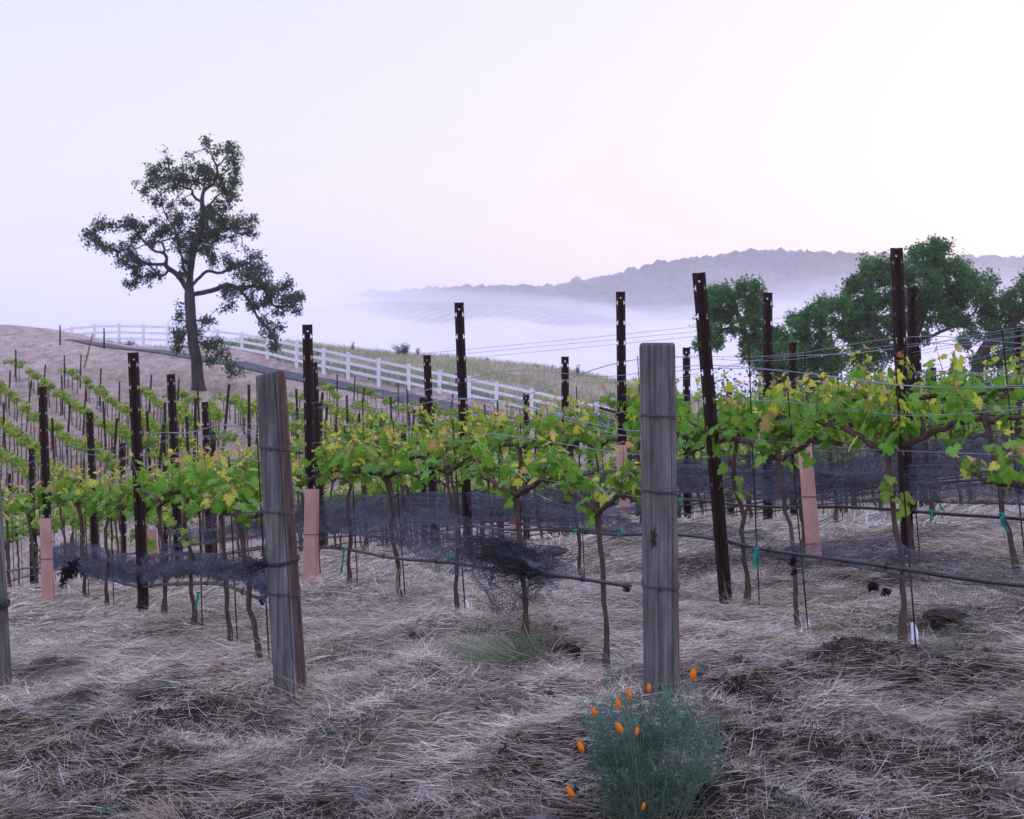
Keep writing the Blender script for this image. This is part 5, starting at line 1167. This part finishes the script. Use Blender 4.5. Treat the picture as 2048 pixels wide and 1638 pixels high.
# ------------------------------------------------------------------ california poppies
def poppy_bush():
    rr = np.random.default_rng(9); b = P(1300, 1600, 5.25); b[2] = G(b[0], b[1]) - .01
    root = thing('poppy_plant', b, 'bushy grey-green poppy plant with closed orange flowers before the upright post', 'flowering plant')
    st = MB(); lf = MB(); kpx = F / 5.25
    LPs = []; 
    for k in range(2400):
        v = rr.normal(size=3); v /= np.linalg.norm(v); v[2] = abs(v[2]) if rr.random() < .66 else -abs(v[2]) * .8
        lob = 1 + .7 * (vnoise(math.atan2(v[1], v[0]) * 2.2 + 9, v[2] * 3.5 + 4, 6) - .5) * 2
        q0 = v * np.array([.212, .18, .245]) * lob * rr.uniform(.55, 1.03) ** .7 + np.array([-.012, 0, .17]); q0[2] = max(q0[2], .01)
        root0 = np.array([q0[0] * .6, q0[1] * .6, q0[2] * .15]); tip = q0 + (v * .4 + np.array([0, 0, .9])) * rr.uniform(.0, .035)
        if k % 9 == 0: add_tube(st, [root0, (root0 + q0) / 2 + [0, 0, .02], q0, tip], [.0015, .0014, .0012, .001], 4, cap=False)
        dr = tip - root0; dr = dr / np.linalg.norm(dr) + rr.normal(0, .35, 3); dr /= np.linalg.norm(dr); L = rr.uniform(.03, .055)
        for q in range(11):
            LPs.append((tip + dr * L * (q / 11 - .3), dr, L))
    c = np.array([q[0] for q in LPs]); d_ = np.array([q[1] for q in LPs]); n_ = len(c)
    v = d_ * .8 + rr.normal(0, .75, (n_, 3)); az = np.arctan2(v[:, 1], v[:, 0]); pi_ = np.arctan2(v[:, 2], np.hypot(v[:, 0], v[:, 1]))
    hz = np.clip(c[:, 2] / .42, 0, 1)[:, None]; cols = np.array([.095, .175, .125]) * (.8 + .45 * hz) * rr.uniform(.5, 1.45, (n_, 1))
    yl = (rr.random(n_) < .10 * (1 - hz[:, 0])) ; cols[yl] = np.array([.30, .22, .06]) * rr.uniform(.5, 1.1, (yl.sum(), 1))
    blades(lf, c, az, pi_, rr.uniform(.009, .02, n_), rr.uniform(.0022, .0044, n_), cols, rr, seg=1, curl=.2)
    FL = [(1386, 1349, 20, 8), (1298, 1376, 14, -5), (1258, 1387, 16, -12), (1237, 1408, 16, -8), (1188, 1423, 16, -18), (1239, 1456, 20, -20), (1274, 1462, 13, 5), (1161, 1493, 20, -20), (1141, 1584, 20, -25), (1287, 1612, 12, 10)]
    for k, (px, py, hp, tilt) in enumerate(FL):
        d = (5.35, 5.25, 5.2, 5.15, 5.15, 5.02, 5.0, 5.12, 5.1, 5.02)[k]
        c = P(px, py, d) - b; hgt = hp * 1.12 / F * d; ta = R(tilt); ax = np.array([math.sin(ta), -.05, math.cos(ta)]); bot = c - ax * hgt / 2; top = c + ax * hgt / 2
        m = MB()
        for q in range(4):   # four furled petals
            a = q * math.pi / 2 + .4; t = np.linspace(0, 1, 6); prof = np.interp(t, [0, .25, .6, 1], [.45, 1, .92, .62]) * hgt * .26; V = []
            for tt, pr in zip(t, prof):
                for s in (-1, -.3, .4, 1.1):
                    an = a + s * .95; V.append(bot + ax * hgt * tt * (1 + .06 * math.sin(q * 2)) + np.array([math.cos(an), math.sin(an), 0]) * pr * (1 + .05 * q))
            f = [(i_ * 4 + j_, i_ * 4 + j_ + 1, i_ * 4 + j_ + 5, i_ * 4 + j_ + 4) for i_ in range(5) for j_ in range(3)]; m.add(V, f)
        s0 = np.array([c[0] * .45, c[1] * .3, max(.03, c[2] * .35)]); t = np.linspace(0, 1, 8)[:, None]; mid = (s0 + bot) / 2 + [c[0] * .05, 0, .02]
        pth = (1 - t) ** 2 * s0 + 2 * t * (1 - t) * (mid + (bot - ax * .06 - mid) * .4) + t ** 2 * bot; sm = MB(); add_tube(sm, pth, .0016, 5)
        add_tube(sm, [bot - ax * .004, bot + ax * .0005], [.0035, .0045], 7)
        fo = m.obj('flower', M['poppy'], root, smooth=True); sm.obj('flower_stem', M['stemg'], fo)
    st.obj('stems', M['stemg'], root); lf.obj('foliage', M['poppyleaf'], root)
M['stemg'] = material('poppy_stem', (.12, .20, .15), .7)
poppy_bush()

# ------------------------------------------------------------------ power lines crossing the fog
for k, (a, b_) in enumerate((((940, 718), (1560, 640)), ((960, 722), (1600, 648)), ((975, 731), (1620, 655)))):
    d = 170 + k; t = np.linspace(0, 1, 30); A = P(a[0] - 900, a[1] + 55, d); B = P(b_[0] + 900, b_[1] - 110, d)
    p = A + (B - A) * t[:, None]; p[:, 2] -= 4 * t * (1 - t) * 1.0; m = MB(); add_tube(m, p, .02, 4)
    o = m.obj('power_line', M['steel']); tag(o, '%s of the three thin power lines crossing the fog' % ('topmost', 'middle', 'lowest')[k], 'power line', 'power lines')

# ------------------------------------------------------------------ haze and valley fog
def vol(name, dens, color, g):
    m = bpy.data.materials.new(name); m.use_nodes = True; N = m.node_tree.nodes; N.clear(); o = N.new('ShaderNodeOutputMaterial'); v = N.new('ShaderNodeVolumePrincipled')
    v.inputs['Density'].default_value = dens; v.inputs['Color'].default_value = (*color, 1); v.inputs['Anisotropy'].default_value = g; m.node_tree.links.new(v.outputs[0], o.inputs['Volume'])
    return m
mb = MB(); add_box(mb, (-2800, -60, -60), (2800, 2900, 200)); hz_ = mb.obj('haze', vol('haze_air', .00040, (.93, .93, 1.0), .5))
tag(hz_, 'thin morning haze filling the whole valley air', 'haze', kind='stuff')
def fog(dc, sig, tau, label, px0=-500, px1=2600, py0=330, py1=900, nx=80, ny=116):
    px, py = np.meshgrid(np.linspace(px0, px1, nx), np.linspace(py0, py1, ny), indexing='ij'); T = np.maximum(tau(px, py) / sig, .8)
    X = (px - 1024) / F * dc; Z = CZ + (HY - py) / F * dc; v1 = np.stack([X, dc - T / 2, Z], -1).reshape(-1, 3); v2 = np.stack([X, dc + T / 2, Z], -1).reshape(-1, 3); n_ = nx * ny
    i, j = np.meshgrid(np.arange(nx - 1), np.arange(ny - 1), indexing='ij'); f1 = np.stack([i * ny + j, (i + 1) * ny + j, (i + 1) * ny + j + 1, i * ny + j + 1], -1).reshape(-1, 4)
    m = MB(); m.add(np.concatenate([v1, v2]), np.concatenate([f1[:, ::-1], f1 + n_]))
    e = [i_ * ny for i_ in range(nx)] + [(nx - 1) * ny + j_ for j_ in range(1, ny)] + [i_ * ny + ny - 1 for i_ in range(nx - 2, -1, -1)] + [j_ for j_ in range(ny - 2, 0, -1)]
    m.v[0] = m.v[0]; side = [(e[k], e[(k + 1) % len(e)], e[(k + 1) % len(e)] + n_, e[k] + n_) for k in range(len(e))]
    m.f.append(np.array(side)); m.m.append(np.zeros(len(side), int))
    o = m.obj('fog_bank', vol('fog', sig, (.97, .97, 1.0), .6)); tag(o, label, 'fog', kind='stuff'); return o
def tau_back(px, py):
    top = np.interp(px, [0, 500, 750, 950, 1150, 1300, 1500, 1800, 2100], [500, 520, 560, 590, 610, 610, 560, 540, 540])
    amp = np.interp(px, [0, 500, 750, 900, 1100, 1300, 1500, 2100], [4, 3.2, 2.0, 1.0, .8, 1.1, 1.7, 1.8])
    wob = (fbm(px * .006, py * .02, 12, 3) - .5) * 40
    lw = np.interp(px, [700, 1100], [.45, .12]); cr_ = np.interp(px, [640, 740, 820, 900, 1000, 1100, 1180, 1250, 1330, 1400], [612, 602, 600, 604, 607, 614, 626, 643, 672, 704])
    wisp = .9 * np.exp(-((py - cr_ + 2) / 17) ** 2) * smooth(760, 900, px) * smooth(1420, 1250, px) + 1.6 * np.maximum(fbm(px * .008 + 3, py * .03, 33, 4) - .5, 0) * smooth(520, 600, py)
    return wisp + amp * ((1 - lw) * smooth(0, 110, py - top + wob) + lw * smooth(-150, 120, py - top + wob)) + 1.8 * smooth(40, 200, py - top)
def tau_front(px, py):
    top = np.interp(px, [0, 500, 700, 900, 1200, 1500, 2100], [520, 540, 575, 610, 610, 620, 600]); wob = (fbm(px * .007 + 7, py * .03, 19, 4) - .5) * 90
    amp = np.interp(px, [0, 600, 800, 900, 1050, 1300, 2100], [3, 2.6, 1.3, .78, .75, .95, 1.0])
    return 1.1 * np.maximum(fbm(px * .006 + 31, py * .035, 29, 4) - .48, 0) * smooth(560, 640, py) + amp * (.5 * smooth(0, 110, py - top + wob) + .5 * smooth(-170, 100, py - top + wob)) + 1.9 * smooth(30, 130, py - top + wob)
fog(900, .012, tau_back, 'white fog bank lying between the far ridge and the near vineyard hill')
fog(330, .016, tau_front, 'low white fog bank filling the valley in front of the far hills')
